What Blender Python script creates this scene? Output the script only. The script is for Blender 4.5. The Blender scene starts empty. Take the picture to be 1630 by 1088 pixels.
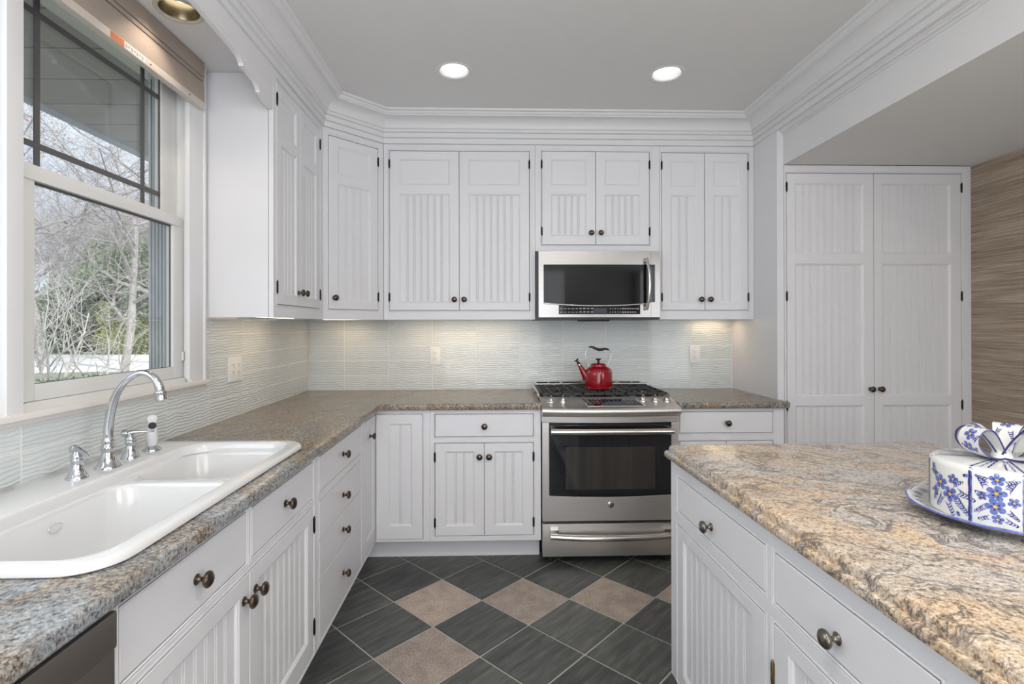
import bpy, bmesh, math, random
from mathutils import Vector, Matrix
from mathutils.geometry import tessellate_polygon
PI = math.pi
S = bpy.context.scene
COL = S.collection
rng = random.Random(7)


# ------------------------------------------------------------------ camera, exposure, sky, large lights
cam = bpy.data.objects.new('camera', bpy.data.cameras.new('camera'))
COL.objects.link(cam)
cam.data.sensor_width = 36.0
cam.data.lens = 36.0 * 814.68 / 1630
cam.data.shift_x = 0.00587
cam.data.shift_y = -0.01616
cam.data.clip_start = 0.02
cam.data.clip_end = 300
_r = Vector((0.9996256, -0.02728986, -0.00197967))
_u = Vector((0.00192365, -0.00207899, 0.99999599))
_f = Vector((0.02729387, 0.9996254, 0.00202572))
cam.matrix_world = Matrix(((_r.x, _u.x, -_f.x, 0), (_r.y, _u.y, -_f.y, 0), (_r.z, _u.z, -_f.z, 1.3402), (0, 0, 0, 1)))
S.camera = cam
S.view_settings.view_transform = 'Standard'
S.view_settings.look = 'None'
S.view_settings.gamma = 1.0
S.view_settings.use_curve_mapping = False
S.view_settings.exposure = 0.17

W = bpy.data.worlds.new('sky')
S.world = W
W.use_nodes = True
_nt = W.node_tree
_bg = _nt.nodes['Background']
_tc = _nt.nodes.new('ShaderNodeTexCoord')
_nz = _nt.nodes.new('ShaderNodeTexNoise')
_nz.inputs['Scale'].default_value = 2.2
_nz.inputs['Detail'].default_value = 5
_cr = _nt.nodes.new('ShaderNodeValToRGB')
_cr.color_ramp.elements[0].position = 0.35
_cr.color_ramp.elements[0].color = (0.62, 0.76, 0.93, 1)
_cr.color_ramp.elements[1].position = 0.62
_cr.color_ramp.elements[1].color = (0.90, 0.94, 1.0, 1)
_nt.links.new(_tc.outputs['Generated'], _nz.inputs['Vector'])
_nt.links.new(_nz.outputs['Fac'], _cr.inputs['Fac'])
_nt.links.new(_cr.outputs['Color'], _bg.inputs['Color'])
_bg.inputs['Strength'].default_value = 1.15

def area(name, loc, rot, sx, sy, power, col=(1, 1, 1), spread=180):
    l = bpy.data.lights.new(name, 'AREA')
    l.shape = 'RECTANGLE'
    l.size, l.size_y = sx, sy
    l.energy = power
    l.color = col
    l.spread = math.radians(spread)
    o = bpy.data.objects.new(name, l)
    COL.objects.link(o)
    o.location = loc
    o.rotation_euler = rot
    return o
_sun = bpy.data.lights.new('sun', 'SUN')
_sun.energy = 3.8
_sun.angle = math.radians(2)
_sun.color = (1, 0.96, 0.9)
_so = bpy.data.objects.new('sun', _sun)
COL.objects.link(_so)
_so.rotation_euler = (math.radians(28), math.radians(48), 0)   # high over the house roof, on the yard only
# daylight entering by the wide glazed doors of the rear wall and by the two sink windows
area('patio_daylight', (-0.05, -2.66, 1.25), (math.radians(90), 0, 0), 1.9, 2.1, 36, (0.95, 0.97, 1.0))
area('sink_window_daylight', (-1.43, 0.86, 1.72), (0, math.radians(-90), 0), 1.1, 0.66, 9, (0.76, 0.88, 1.0))
area('side_fill', (2.86, -1.25, 1.35), (0, math.radians(90), 0), 1.8, 1.9, 34, (0.95, 0.97, 1.0))  # added fill light, unseen behind the camera on the right
# upward fill light added behind the camera to brighten the ceiling; no fixture
area('ceiling_fill', (0.6, -1.3, 1.75), (math.radians(180), 0, 0), 0.9, 0.9, 42, (1.0, 0.99, 0.98))

# ------------------------------------------------------------------ materials
def new_mat(name, base=(0.8, 0.8, 0.8), rough=0.5, metal=0.0, spec=0.5, coat=0.0):
    m = bpy.data.materials.new(name)
    m.use_nodes = True
    b = m.node_tree.nodes['Principled BSDF']
    b.inputs['Base Color'].default_value = (*base, 1)
    b.inputs['Roughness'].default_value = rough
    b.inputs['Metallic'].default_value = metal
    b.inputs['Specular IOR Level'].default_value = spec
    b.inputs['Coat Weight'].default_value = coat
    return m
class NT:
    """small node-graph helper"""
    def __init__(s, m):
        s.m, s.t = m, m.node_tree
        s.b = m.node_tree.nodes['Principled BSDF']
    def n(s, kind, **kw):
        nd = s.t.nodes.new('ShaderNode' + kind)
        for k, v in kw.items():
            if k in nd.inputs: nd.inputs[k].default_value = v
            else: setattr(nd, k, v)
        return nd
    def l(s, a, b): s.t.links.new(a, b)
    def coords(s, scale=(1, 1, 1), rot=(0, 0, 0), src='Object'):
        tc = s.n('TexCoord')
        mp = s.n('Mapping')
        mp.inputs['Scale'].default_value = scale
        mp.inputs['Rotation'].default_value = rot
        s.l(tc.outputs[src], mp.inputs['Vector'])
        return mp.outputs['Vector']
    def noise(s, vec, scale, detail=4, rough=0.55, dist=0.0):
        n = s.n('TexNoise')
        n.inputs['Scale'].default_value = scale
        n.inputs['Detail'].default_value = detail
        n.inputs['Roughness'].default_value = rough
        n.inputs['Distortion'].default_value = dist
        s.l(vec, n.inputs['Vector'])
        return n.outputs['Fac']
    def ramp(s, fac, stops, interp='LINEAR'):
        r = s.n('ValToRGB')
        r.color_ramp.interpolation = interp
        e = r.color_ramp.elements
        while len(e) < len(stops): e.new(0.5)
        for i, (p, c) in enumerate(stops):
            e[i].position = p
            e[i].color = (*c, 1) if len(c) == 3 else c
        s.l(fac, r.inputs['Fac'])
        return r.outputs['Color']
    def mix(s, fac, a, b, mode='MIX'):
        n = s.n('Mix')
        n.data_type = 'RGBA'
        n.blend_type = mode
        for sock, v in ((n.inputs[0], fac), (n.inputs[6], a), (n.inputs[7], b)):
            if hasattr(v, 'links'): s.l(v, sock)
            elif isinstance(v, (int, float)): sock.default_value = v
            else: sock.default_value = (*v, 1)
        return n.outputs[2]
    def base(s, c): s.l(c, s.b.inputs['Base Color'])
    def bump(s, h, strength=0.3, dist=0.002):
        n = s.n('Bump')
        n.inputs['Strength'].default_value = strength
        n.inputs['Distance'].default_value = dist
        s.l(h, n.inputs['Height'])
        s.l(n.outputs['Normal'], s.b.inputs['Normal'])

def paint(name, c, rough=0.4, bump=0.03):
    m = new_mat(name, c, rough)
    g = NT(m)
    v = g.coords()
    f = g.noise(v, 9, 3)
    lo = tuple(x * 0.985 for x in c)
    g.base(g.ramp(f, [(0.3, lo), (0.7, c)]))
    g.bump(g.noise(v, 160, 2), bump, 0.0006)
    return m
M = {}
M['white'] = paint('white_cabinet_paint', (0.80, 0.80, 0.825), 0.38)
M['trim'] = paint('white_trim_paint', (0.79, 0.79, 0.80), 0.42)
M['wall'] = paint('wall_paint', (0.76, 0.75, 0.74), 0.6)
M['ceiling'] = paint('ceiling_paint', (0.80, 0.80, 0.79), 0.8, 0.08)
M['vinyl'] = paint('window_vinyl', (0.78, 0.78, 0.77), 0.35)
M['sill'] = paint('window_stool_paint', (0.84, 0.81, 0.77), 0.4)
M['bronze'] = new_mat('oil_rubbed_bronze', (0.10, 0.075, 0.06), 0.28, 0.9)
_g = NT(M['bronze']); _v = _g.coords(); _g.base(_g.ramp(_g.noise(_v, 55, 3), [(0.35, (0.07, 0.05, 0.042)), (0.7, (0.24, 0.18, 0.14))]))
M['pewter'] = new_mat('antique_pewter', (0.22, 0.20, 0.17), 0.25, 0.95)
_g = NT(M['pewter']); _v = _g.coords(); _g.base(_g.ramp(_g.noise(_v, 60, 3), [(0.35, (0.14, 0.125, 0.105)), (0.7, (0.33, 0.30, 0.26))]))
M['brass'] = new_mat('antique_brass', (0.30, 0.22, 0.11), 0.3, 0.95)
_g = NT(M['brass']); _v = _g.coords(); _g.base(_g.ramp(_g.noise(_v, 60, 3), [(0.35, (0.17, 0.12, 0.07)), (0.7, (0.42, 0.31, 0.16))]))
M['black_iron'] = new_mat('black_hinge_iron', (0.02, 0.018, 0.018), 0.35, 0.6)
M['chrome'] = new_mat('polished_chrome', (0.82, 0.83, 0.85), 0.06, 1.0)
_g = NT(M['chrome']); _v = _g.coords(); _g.base(_g.ramp(_g.noise(_v, 20, 2), [(0.3, (0.58, 0.595, 0.62)), (0.7, (0.66, 0.675, 0.70))]))
def steel(name, c, rough, sc=(2, 2, 260)):
    m = new_mat(name, c, rough, 1.0)
    g = NT(m)
    f = g.noise(g.coords(sc), 3, 4)
    g.base(g.ramp(f, [(0.3, tuple(x * 0.9 for x in c)), (0.7, tuple(min(1, x * 1.08) for x in c))]))
    r = g.n('MapRange')
    r.inputs['To Min'].default_value = rough * 0.85
    r.inputs['To Max'].default_value = rough * 1.2
    g.l(f, r.inputs['Value']); g.l(r.outputs['Result'], g.b.inputs['Roughness'])
    m.node_tree.nodes['Principled BSDF'].inputs['Anisotropic'].default_value = 0.5
    return m
M['steel'] = steel('brushed_stainless_steel', (0.76, 0.73, 0.70), 0.42)
M['steel_oven'] = steel('microwave_steel', (0.34, 0.325, 0.31), 0.24)
M['steel_bright'] = steel('polished_stainless_steel', (0.68, 0.655, 0.63), 0.2)
M['dishwasher'] = steel('dark_brushed_steel', (0.34, 0.31, 0.285), 0.42)
M['black_glass'] = new_mat('black_glass', (0.012, 0.012, 0.014), 0.05, 0, 0.6)
_g = NT(M['black_glass']); _v = _g.coords(); _g.base(_g.ramp(_g.noise(_v, 4, 2), [(0.3, (0.010, 0.010, 0.012)), (0.7, (0.014, 0.014, 0.016))]))
M['dark_glass'] = new_mat('smoked_glass', (0.008, 0.008, 0.009), 0.06, 0, 0.25)
M['oven_inner'] = new_mat('oven_window', (0.045, 0.04, 0.035), 0.08, 0, 0.6)
_g = NT(M['oven_inner']); _g.base(_g.ramp(_g.noise(_g.coords((30, 1, 1)), 1, 1), [(0.35, (0.034, 0.031, 0.028)), (0.65, (0.044, 0.040, 0.036))]))
M['cast_iron'] = new_mat('black_cast_iron', (0.03, 0.03, 0.03), 0.45, 0.2)
_g = NT(M['cast_iron']); _g.bump(_g.noise(_g.coords(), 220, 2), 0.3, 0.0008)
M['black_plastic'] = new_mat('black_plastic', (0.02, 0.02, 0.022), 0.35)
M['grey_plastic'] = new_mat('grey_print', (0.42, 0.43, 0.45), 0.5)
M['display'] = new_mat('display_panel', (0.035, 0.035, 0.06), 0.2)
M['enamel'] = new_mat('white_enamel', (0.86, 0.86, 0.85), 0.12, 0, 0.5, 0.5)
_g = NT(M['enamel']); _g.base(_g.ramp(_g.noise(_g.coords(), 3, 2), [(0.3, (0.74, 0.745, 0.75)), (0.7, (0.765, 0.77, 0.775))]))
M['red_enamel'] = new_mat('red_enamel', (0.42, 0.008, 0.018), 0.12, 0, 0.5, 0.6)
_g = NT(M['red_enamel']); _g.base(_g.ramp(_g.noise(_g.coords(), 30, 3), [(0.3, (0.26, 0.004, 0.010)), (0.7, (0.34, 0.007, 0.016))]))
M['ivory_plastic'] = new_mat('ivory_plastic', (0.85, 0.84, 0.82), 0.3)
M['outlet_slot'] = new_mat('outlet_slot', (0.12, 0.11, 0.10), 0.6)
M['ceramic'] = new_mat('glazed_ceramic', (0.82, 0.83, 0.82), 0.1, 0, 0.5, 0.4)
_g = NT(M['ceramic']); _g.base(_g.ramp(_g.noise(_g.coords(), 14, 3), [(0.3, (0.78, 0.80, 0.80)), (0.7, (0.84, 0.84, 0.825))]))
def paintstroke(name, a, b):
    m = new_mat(name, a, 0.15, 0, 0.5, 0.4)
    g = NT(m); g.base(g.ramp(g.noise(g.coords(), 120, 3), [(0.35, a), (0.65, b)]))
    return m
M['blue'] = paintstroke('blue_glaze', (0.07, 0.11, 0.42), (0.20, 0.27, 0.62))
M['navy'] = paintstroke('navy_glaze', (0.022, 0.018, 0.12), (0.05, 0.04, 0.24))
M['rimblue'] = paintstroke('rim_blue_glaze', (0.06, 0.08, 0.40), (0.14, 0.19, 0.60))
M['yellow'] = paintstroke('yellow_glaze', (0.62, 0.40, 0.05), (0.75, 0.55, 0.12))
def emis(name, c, s):
    m = new_mat(name, (0.8, 0.8, 0.8), 0.5)
    b = m.node_tree.nodes['Principled BSDF']
    b.inputs['Emission Color'].default_value = (*c, 1)
    b.inputs['Emission Strength'].default_value = s
    return m
M['lamp'] = emis('lamp_lens', (1.0, 0.92, 0.84), 2.6)
M['strip_lamp'] = emis('strip_lens', (1.0, 0.84, 0.62), 4.0)
M['gold_baffle'] = new_mat('gold_baffle', (0.34, 0.29, 0.19), 0.3, 0.9)
_g = NT(M['gold_baffle']); _g.bump(_g.noise(_g.coords((1, 1, 60)), 8, 1), 0.3, 0.001)
M['cream_ring'] = new_mat('cream_ring', (0.62, 0.58, 0.49), 0.4)
M['shade_fabric'] = new_mat('shade_fabric', (0.47, 0.38, 0.32), 0.85)
_g = NT(M['shade_fabric']); _g.base(_g.ramp(_g.noise(_g.coords((1, 40, 400)), 2, 3), [(0.35, (0.38, 0.315, 0.27)), (0.65, (0.45, 0.375, 0.32))]))
M['shade_rail'] = new_mat('shade_rail', (0.70, 0.63, 0.57), 0.4)
M['sticker_orange'] = new_mat('sticker_orange', (0.62, 0.20, 0.08), 0.5)
M['sticker_white'] = new_mat('sticker_white', (0.75, 0.75, 0.76), 0.5)
M['grille'] = new_mat('window_grille', (0.10, 0.098, 0.10), 0.5)
# window glass: thin clear pane
def glass():
    m = bpy.data.materials.new('window_glass')
    m.use_nodes = True
    t = m.node_tree
    t.nodes.clear()
    o = t.nodes.new('ShaderNodeOutputMaterial')
    tr = t.nodes.new('ShaderNodeBsdfTransparent'); tr.inputs['Color'].default_value = (0.965, 0.972, 0.975, 1)
    gl = t.nodes.new('ShaderNodeBsdfGlossy'); gl.inputs['Roughness'].default_value = 0.02
    mx = t.nodes.new('ShaderNodeMixShader'); mx.inputs[0].default_value = 0.10
    t.links.new(tr.outputs[0], mx.inputs[1]); t.links.new(gl.outputs[0], mx.inputs[2]); t.links.new(mx.outputs[0], o.inputs['Surface'])
    return m
M['glass'] = glass()

def granite(name, kind):
    m = new_mat(name, (0.4, 0.36, 0.3), 0.16 if kind == 'island' else 0.22, 0, 0.4, 0.0)
    g = NT(m)
    base = g.coords()
    warp = g.n('TexNoise'); warp.inputs['Scale'].default_value = 2.3; warp.inputs['Detail'].default_value = 3
    g.l(base, warp.inputs['Vector'])
    vm = g.n('VectorMath', operation='MULTIPLY_ADD')
    g.l(warp.outputs['Color'], vm.inputs[0])
    vm.inputs[1].default_value = (0.55, 0.55, 0.3)
    g.l(base, vm.inputs[2])
    def streak(sc, rot, scale, det, r=0.6):
        mp = g.n('Mapping', vector_type='TEXTURE'); mp.inputs['Scale'].default_value = [1 / q for q in sc]; mp.inputs['Rotation'].default_value = (0, 0, rot)
        g.l(vm.outputs[0], mp.inputs['Vector'])
        return g.noise(mp.outputs['Vector'], scale, det, r)
    fine = g.noise(base, 260, 3, 0.7)
    speck = g.noise(base, 120, 5, 0.75)
    if kind == 'island':
        big = streak((1.3, 3.0, 2), -0.75, 1.3, 5, 0.6)
        col = g.ramp(big, [(0.30, (0.56, 0.56, 0.56)), (0.42, (0.62, 0.56, 0.49)), (0.49, (0.64, 0.55, 0.44)), (0.535, (0.70, 0.54, 0.38)), (0.57, (0.63, 0.555, 0.47)), (0.66, (0.57, 0.56, 0.55))])
        med = streak((1, 7, 3), -0.62, 6, 7, 0.72)
        col = g.mix(0.78, col, g.ramp(med, [(0.28, (0.36, 0.33, 0.32)), (0.40, (0.74, 0.69, 0.65)), (0.50, (0.98, 0.95, 0.91)), (0.70, (1.12, 1.13, 1.16))]), 'MULTIPLY')
        col = g.mix(1.0, col, g.ramp(speck, [(0.36, (0.34, 0.29, 0.28)), (0.47, (0.92, 0.90, 0.88)), (0.60, (1.25, 1.25, 1.25))]), 'MULTIPLY')
        vein = streak((1, 2.6, 2), -0.5, 2.4, 8, 0.66)
        vm2 = g.ramp(vein, [(0.470, (0, 0, 0)), (0.490, (0.8, 0.8, 0.8)), (0.510, (0, 0, 0))])
        col = g.mix(vm2, col, (0.06, 0.062, 0.07))
        lite = g.noise(base, 9, 5, 0.6)
        col = g.mix(g.ramp(lite, [(0.55, (0, 0, 0)), (0.72, (0.5, 0.5, 0.5))]), col, (0.62, 0.56, 0.48))
        blot = g.noise(base, 34, 4, 0.6)
        col = g.mix(g.ramp(blot, [(0.66, (0, 0, 0)), (0.72, (0.75, 0.75, 0.75))]), col, (0.14, 0.055, 0.06))
    else:
        big = streak((2.8, 1.2, 2), -0.45, 2.2, 5, 0.6)
        col = g.ramp(big, [(0.30, (0.25, 0.27, 0.285)), (0.42, (0.30, 0.29, 0.27)), (0.52, (0.34, 0.285, 0.22)), (0.60, (0.285, 0.27, 0.245)), (0.70, (0.24, 0.26, 0.28))])
        med = streak((6, 1, 3), -0.5, 5, 6, 0.7)
        col = g.mix(0.6, col, g.ramp(med, [(0.33, (0.35, 0.32, 0.30)), (0.48, (0.86, 0.84, 0.82)), (0.66, (1.25, 1.27, 1.30))]), 'MULTIPLY')
        col = g.mix(1.0, col, g.ramp(speck, [(0.36, (0.10, 0.09, 0.085)), (0.45, (0.62, 0.60, 0.58)), (0.52, (1.0, 1.0, 1.0)), (0.64, (1.55, 1.55, 1.55))]), 'MULTIPLY')
        sepx = g.n('SeparateXYZ'); g.l(vm.outputs[0], sepx.inputs[0])
        mr = g.n('MapRange'); mr.inputs['From Min'].default_value = 1.5; mr.inputs['From Max'].default_value = 2.6
        g.l(sepx.outputs['Y'], mr.inputs['Value'])
        col = g.mix(mr.outputs['Result'], col, g.mix(1.0, col, (1.03, 0.95, 0.84), 'MULTIPLY'))
        # pale blue-grey clouding towards the window end of this slab
        lite = streak((1, 1, 1), 0, 3.0, 6, 0.65)
        inv = g.n('MapRange'); inv.inputs['From Min'].default_value = 1.0; inv.inputs['From Max'].default_value = 2.2; inv.inputs['To Min'].default_value = 1.0; inv.inputs['To Max'].default_value = 0.15
        g.l(sepx.outputs['Y'], inv.inputs['Value'])
        lm = g.n('Math', operation='MULTIPLY'); g.l(g.ramp(lite, [(0.44, (0, 0, 0)), (0.60, (0.7, 0.7, 0.7))]), lm.inputs[0]); g.l(inv.outputs['Result'], lm.inputs[1])
        col = g.mix(lm.outputs[0], col, g.mix(1.0, (0.50, 0.56, 0.62), g.ramp(speck, [(0.38, (0.35, 0.33, 0.32)), (0.46, (0.9, 0.9, 0.9)), (0.6, (1.1, 1.1, 1.1))]), 'MULTIPLY'))
    col = g.mix(0.55, col, g.ramp(fine, [(0.36, (0.35, 0.35, 0.36)), (0.55, (1.15, 1.15, 1.15))]), 'MULTIPLY')
    g.base(col)
    return m
M['granite'] = granite('grey_brown_granite', 'run')
M['granite_island'] = granite('golden_granite', 'island')

def wavy_tile():
    m = new_mat('wavy_glass_tile', (0.60, 0.64, 0.63), 0.16, 0, 0.5, 0.5)
    g = NT(m)
    geo = g.n('NewGeometry')
    g.base(g.ramp(geo.outputs['Random Per Island'], [(0.0, (0.67, 0.72, 0.725)), (1.0, (0.73, 0.775, 0.775))]))
    # horizontal ripples that wander up and down, on either wall
    v = g.coords((1, 1, 1))
    sep = g.n('SeparateXYZ'); g.l(v, sep.inputs[0])
    s = g.n('Math', operation='ADD'); g.l(sep.outputs['X'], s.inputs[0]); g.l(sep.outputs['Y'], s.inputs[1])
    off = g.n('Math', operation='MULTIPLY_ADD'); g.l(geo.outputs['Random Per Island'], off.inputs[0]); off.inputs[1].default_value = 3.0; g.l(s.outputs[0], off.inputs[2])
    cb = g.n('CombineXYZ'); g.l(off.outputs[0], cb.inputs['X']); g.l(sep.outputs['Z'], cb.inputs['Z'])
    mp = g.n('Mapping'); mp.inputs['Scale'].default_value = (8.0, 1, 14); g.l(cb.outputs[0], mp.inputs['Vector'])
    wob = g.noise(mp.outputs['Vector'], 1.6, 2, 0.5)
    ph = g.n('Math', operation='MULTIPLY_ADD'); g.l(wob, ph.inputs[0]); ph.inputs[1].default_value = 13.0
    zz = g.n('Math', operation='MULTIPLY'); g.l(sep.outputs['Z'], zz.inputs[0]); zz.inputs[1].default_value = 2 * PI / 0.0125
    g.l(zz.outputs[0], ph.inputs[2])
    sn = g.n('Math', operation='SINE'); g.l(ph.outputs[0], sn.inputs[0])
    g.bump(sn.outputs[0], 0.62, 0.0012)
    return m
M['tile'] = wavy_tile()
M['grout'] = new_mat('white_grout', (0.80, 0.79, 0.77), 0.8)
M['floor_grout'] = new_mat('floor_grout', (0.50, 0.48, 0.45), 0.9)
def slate():
    m = new_mat('dark_slate', (0.06, 0.065, 0.062), 0.42, 0, 0.45)
    g = NT(m)
    geo = g.n('NewGeometry')
    tc = g.n('TexCoord')
    off = g.n('VectorMath', operation='MULTIPLY_ADD')
    rr = g.n('CombineXYZ'); g.l(geo.outputs['Random Per Island'], rr.inputs['X']); g.l(geo.outputs['Random Per Island'], rr.inputs['Y'])
    g.l(rr.outputs[0], off.inputs[0]); off.inputs[1].default_value = (17, 9, 0); g.l(tc.outputs['Object'], off.inputs[2])
    mp = g.n('Mapping', vector_type='TEXTURE'); mp.inputs['Rotation'].default_value = (0, 0, 0.80); mp.inputs['Scale'].default_value = (1 / 1.5, 1 / 11, 1)
    g.l(off.outputs[0], mp.inputs['Vector'])
    st = g.noise(mp.outputs['Vector'], 3.2, 7, 0.66, 0.4)
    col = g.ramp(st, [(0.30, (0.050, 0.054, 0.052)), (0.50, (0.088, 0.093, 0.088)), (0.70, (0.150, 0.155, 0.145))])
    tone = g.ramp(geo.outputs['Random Per Island'], [(0, (0.82, 0.82, 0.84)), (1, (1.2, 1.2, 1.16))])
    col = g.mix(1.0, col, tone, 'MULTIPLY')
    sc = g.noise(off.outputs[0], 38, 5, 0.7, 1.5)
    col = g.mix(g.ramp(sc, [(0.66, (0, 0, 0)), (0.76, (0.35, 0.35, 0.35))]), col, (0.22, 0.21, 0.19))
    g.base(col)
    g.bump(st, 0.5, 0.004)
    return m
M['slate'] = slate()
def tan():
    m = new_mat('tan_stone', (0.25, 0.2, 0.165), 0.55)
    g = NT(m)
    geo = g.n('NewGeometry')
    v = g.coords()
    sp = g.noise(v, 150, 4, 0.7)
    bl = g.noise(v, 14, 5, 0.65)
    col = g.ramp(sp, [(0.33, (0.26, 0.215, 0.185)), (0.5, (0.46, 0.39, 0.335)), (0.66, (0.62, 0.54, 0.47))])
    col = g.mix(1.0, col, g.ramp(bl, [(0.35, (0.82, 0.80, 0.80)), (0.65, (1.15, 1.13, 1.1))]), 'MULTIPLY')
    g.base(g.mix(1.0, col, g.ramp(geo.outputs['Random Per Island'], [(0, (0.85, 0.85, 0.87)), (1, (1.2, 1.17, 1.12))]), 'MULTIPLY'))
    g.bump(sp, 0.3, 0.0015)
    return m
M['tan'] = tan()
def grasscloth():
    m = new_mat('grasscloth', (0.3, 0.25, 0.2), 0.75)
    g = NT(m)
    v = g.coords((1, 1.3, 120))
    a = g.noise(v, 2.2, 6, 0.72, 0.2)
    col = g.ramp(a, [(0.30, (0.17, 0.115, 0.08)), (0.43, (0.31, 0.235, 0.175)), (0.54, (0.45, 0.365, 0.285)), (0.68, (0.64, 0.56, 0.47))])
    b = g.noise(g.coords((1, 0.7, 9)), 1.5, 3)
    g.base(g.mix(1.0, col, g.ramp(b, [(0.35, (0.82, 0.80, 0.78)), (0.65, (1.12, 1.12, 1.12))]), 'MULTIPLY'))
    g.bump(a, 0.5, 0.002)
    return m
M['grasscloth'] = grasscloth()
M['soffit_vinyl'] = new_mat('eave_panel', (0.27, 0.28, 0.28), 0.6)
def simple_noise(name, a, b, sc, rough=0.9):
    m = new_mat(name, a, rough)
    g = NT(m); g.base(g.ramp(g.noise(g.coords(), sc, 5, 0.65), [(0.35, a), (0.65, b)]))
    return m
M['eave_panel'] = simple_noise('eave_vented_panel', (0.33, 0.315, 0.31), (0.43, 0.41, 0.405), 160)
M['lawn'] = simple_noise('lawn_grass', (0.22, 0.23, 0.17), (0.34, 0.35, 0.27), 1.4)
M['drive'] = simple_noise('pale_driveway', (0.80, 0.78, 0.76), (0.90, 0.88, 0.86), 1.1)
M['bark'] = simple_noise('grey_bark', (0.27, 0.25, 0.245), (0.46, 0.43, 0.42), 6)
M['bark_pale'] = simple_noise('pale_bark', (0.46, 0.44, 0.42), (0.68, 0.66, 0.63), 9)
M['bark_far'] = simple_noise('far_bark', (0.34, 0.34, 0.36), (0.50, 0.49, 0.50), 3)  # far trees paled: haze of distance put into the bark colour
M['leaf_dark'] = simple_noise('evergreen_leaf', (0.10, 0.15, 0.085), (0.24, 0.30, 0.18), 2)
M['leaf_yellow'] = simple_noise('spring_leaf', (0.24, 0.30, 0.07), (0.44, 0.48, 0.17), 2)
M['leaf_shrub'] = simple_noise('shrub_leaf', (0.09, 0.17, 0.11), (0.24, 0.34, 0.24), 6)
M['bud'] = simple_noise('reddish_buds', (0.36, 0.22, 0.20), (0.52, 0.38, 0.32), 3)
M['siding'] = simple_noise('house_siding', (0.40, 0.45, 0.49), (0.48, 0.53, 0.57), 4, 0.6)

# ------------------------------------------------------------------ mesh helpers
def link(name, bm, mats, parent=None, smooth=None, **props):
    me = bpy.data.meshes.new(name)
    bmesh.ops.recalc_face_normals(bm, faces=bm.faces) if props.pop('fix', True) else None
    bm.to_mesh(me); bm.free()
    if not isinstance(mats, (list, tuple)): mats = [mats]
    for m in mats: me.materials.append(m)
    if smooth:
        for p in me.polygons: p.use_smooth = True
        me.set_sharp_from_angle(angle=math.radians(smooth))
    o = bpy.data.objects.new(name, me)
    COL.objects.link(o)
    if parent: o.parent = parent
    for k, v in props.items(): o[k] = v
    return o
def thing(name, label, cat, loc=(0, 0, 0), rz=0.0, group=None):
    o = bpy.data.objects.new(name, None)
    o.empty_display_size = 0.1
    COL.objects.link(o)
    o.location = loc; o.rotation_euler = (0, 0, rz)
    o['label'] = label; o['category'] = cat
    if group: o['group'] = group
    return o
def tag(o, label, cat, group=None):
    o['label'] = label; o['category'] = cat
    if group: o['group'] = group
    return o
def copy_tree(o, parent=None):
    c = o.copy(); COL.objects.link(c); c.parent = parent
    for ch in [x for x in list(COL.objects) if x.parent == o]: copy_tree(ch, c)
    return c
def box(bm, x0, x1, y0, y1, z0, z1, bev=0.0, mi=0, T=None):
    vs = [bm.verts.new((x, y, z)) for x in (x0, x1) for y in (y0, y1) for z in (z0, z1)]
    fs = [(0, 1, 3, 2), (4, 6, 7, 5), (0, 4, 5, 1), (2, 3, 7, 6), (0, 2, 6, 4), (1, 5, 7, 3)]
    faces = [bm.faces.new([vs[i] for i in f]) for f in fs]
    geom_v = vs
    if bev:
        es = list({e for f in faces for e in f.edges})
        r = bmesh.ops.bevel(bm, geom=es, offset=bev, segments=2, affect='EDGES', profile=0.7)
        geom_v = list({v for f in r['faces'] for v in f.verts} | {v for v in vs if v.is_valid})
        for f in r['faces']: f.material_index = mi
    for f in faces:
        if f.is_valid: f.material_index = mi
    if T is not None:
        for v in geom_v:
            if v.is_valid: v.co = T @ v.co
def newbm(): return bmesh.new()
def boxm(x0, x1, y0, y1, z0, z1, bev=0.0):
    bm = newbm(); box(bm, x0, x1, y0, y1, z0, z1, bev); return bm
def lathe(bm, prof, seg=24, T=Matrix(), mi=0, cap=True):
    """prof: (radius, height) along local z"""
    rings = []
    for r, z in prof:
        if r < 1e-6: rings.append([bm.verts.new(T @ Vector((0, 0, z)))])
        else: rings.append([bm.verts.new(T @ Vector((r * math.cos(2 * PI * k / seg), r * math.sin(2 * PI * k / seg), z))) for k in range(seg)])
    for a, b in zip(rings, rings[1:]):
        for k in range(seg):
            k2 = (k + 1) % seg
            if len(a) == 1 and len(b) == 1: continue
            if len(a) == 1: f = bm.faces.new((a[0], b[k], b[k2]))
            elif len(b) == 1: f = bm.faces.new((a[k], a[k2], b[0]))
            else: f = bm.faces.new((a[k], a[k2], b[k2], b[k]))
            f.material_index = mi
    if cap:
        for r in (rings[0], rings[-1]):
            if len(r) > 2:
                f = bm.faces.new(r); f.material_index = mi
def catmull(pts, n=6):
    P = [Vector(p) for p in pts]
    P = [P[0] * 2 - P[1]] + P + [P[-1] * 2 - P[-2]]
    out = []
    for i in range(1, len(P) - 2):
        for k in range(n):
            t = k / n
            a, b, c, d = P[i - 1], P[i], P[i + 1], P[i + 2]
            out.append(0.5 * ((2 * b) + (c - a) * t + (2 * a - 5 * b + 4 * c - d) * t * t + (3 * b - a - 3 * c + d) * t ** 3))
    out.append(P[-2])
    return out
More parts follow.
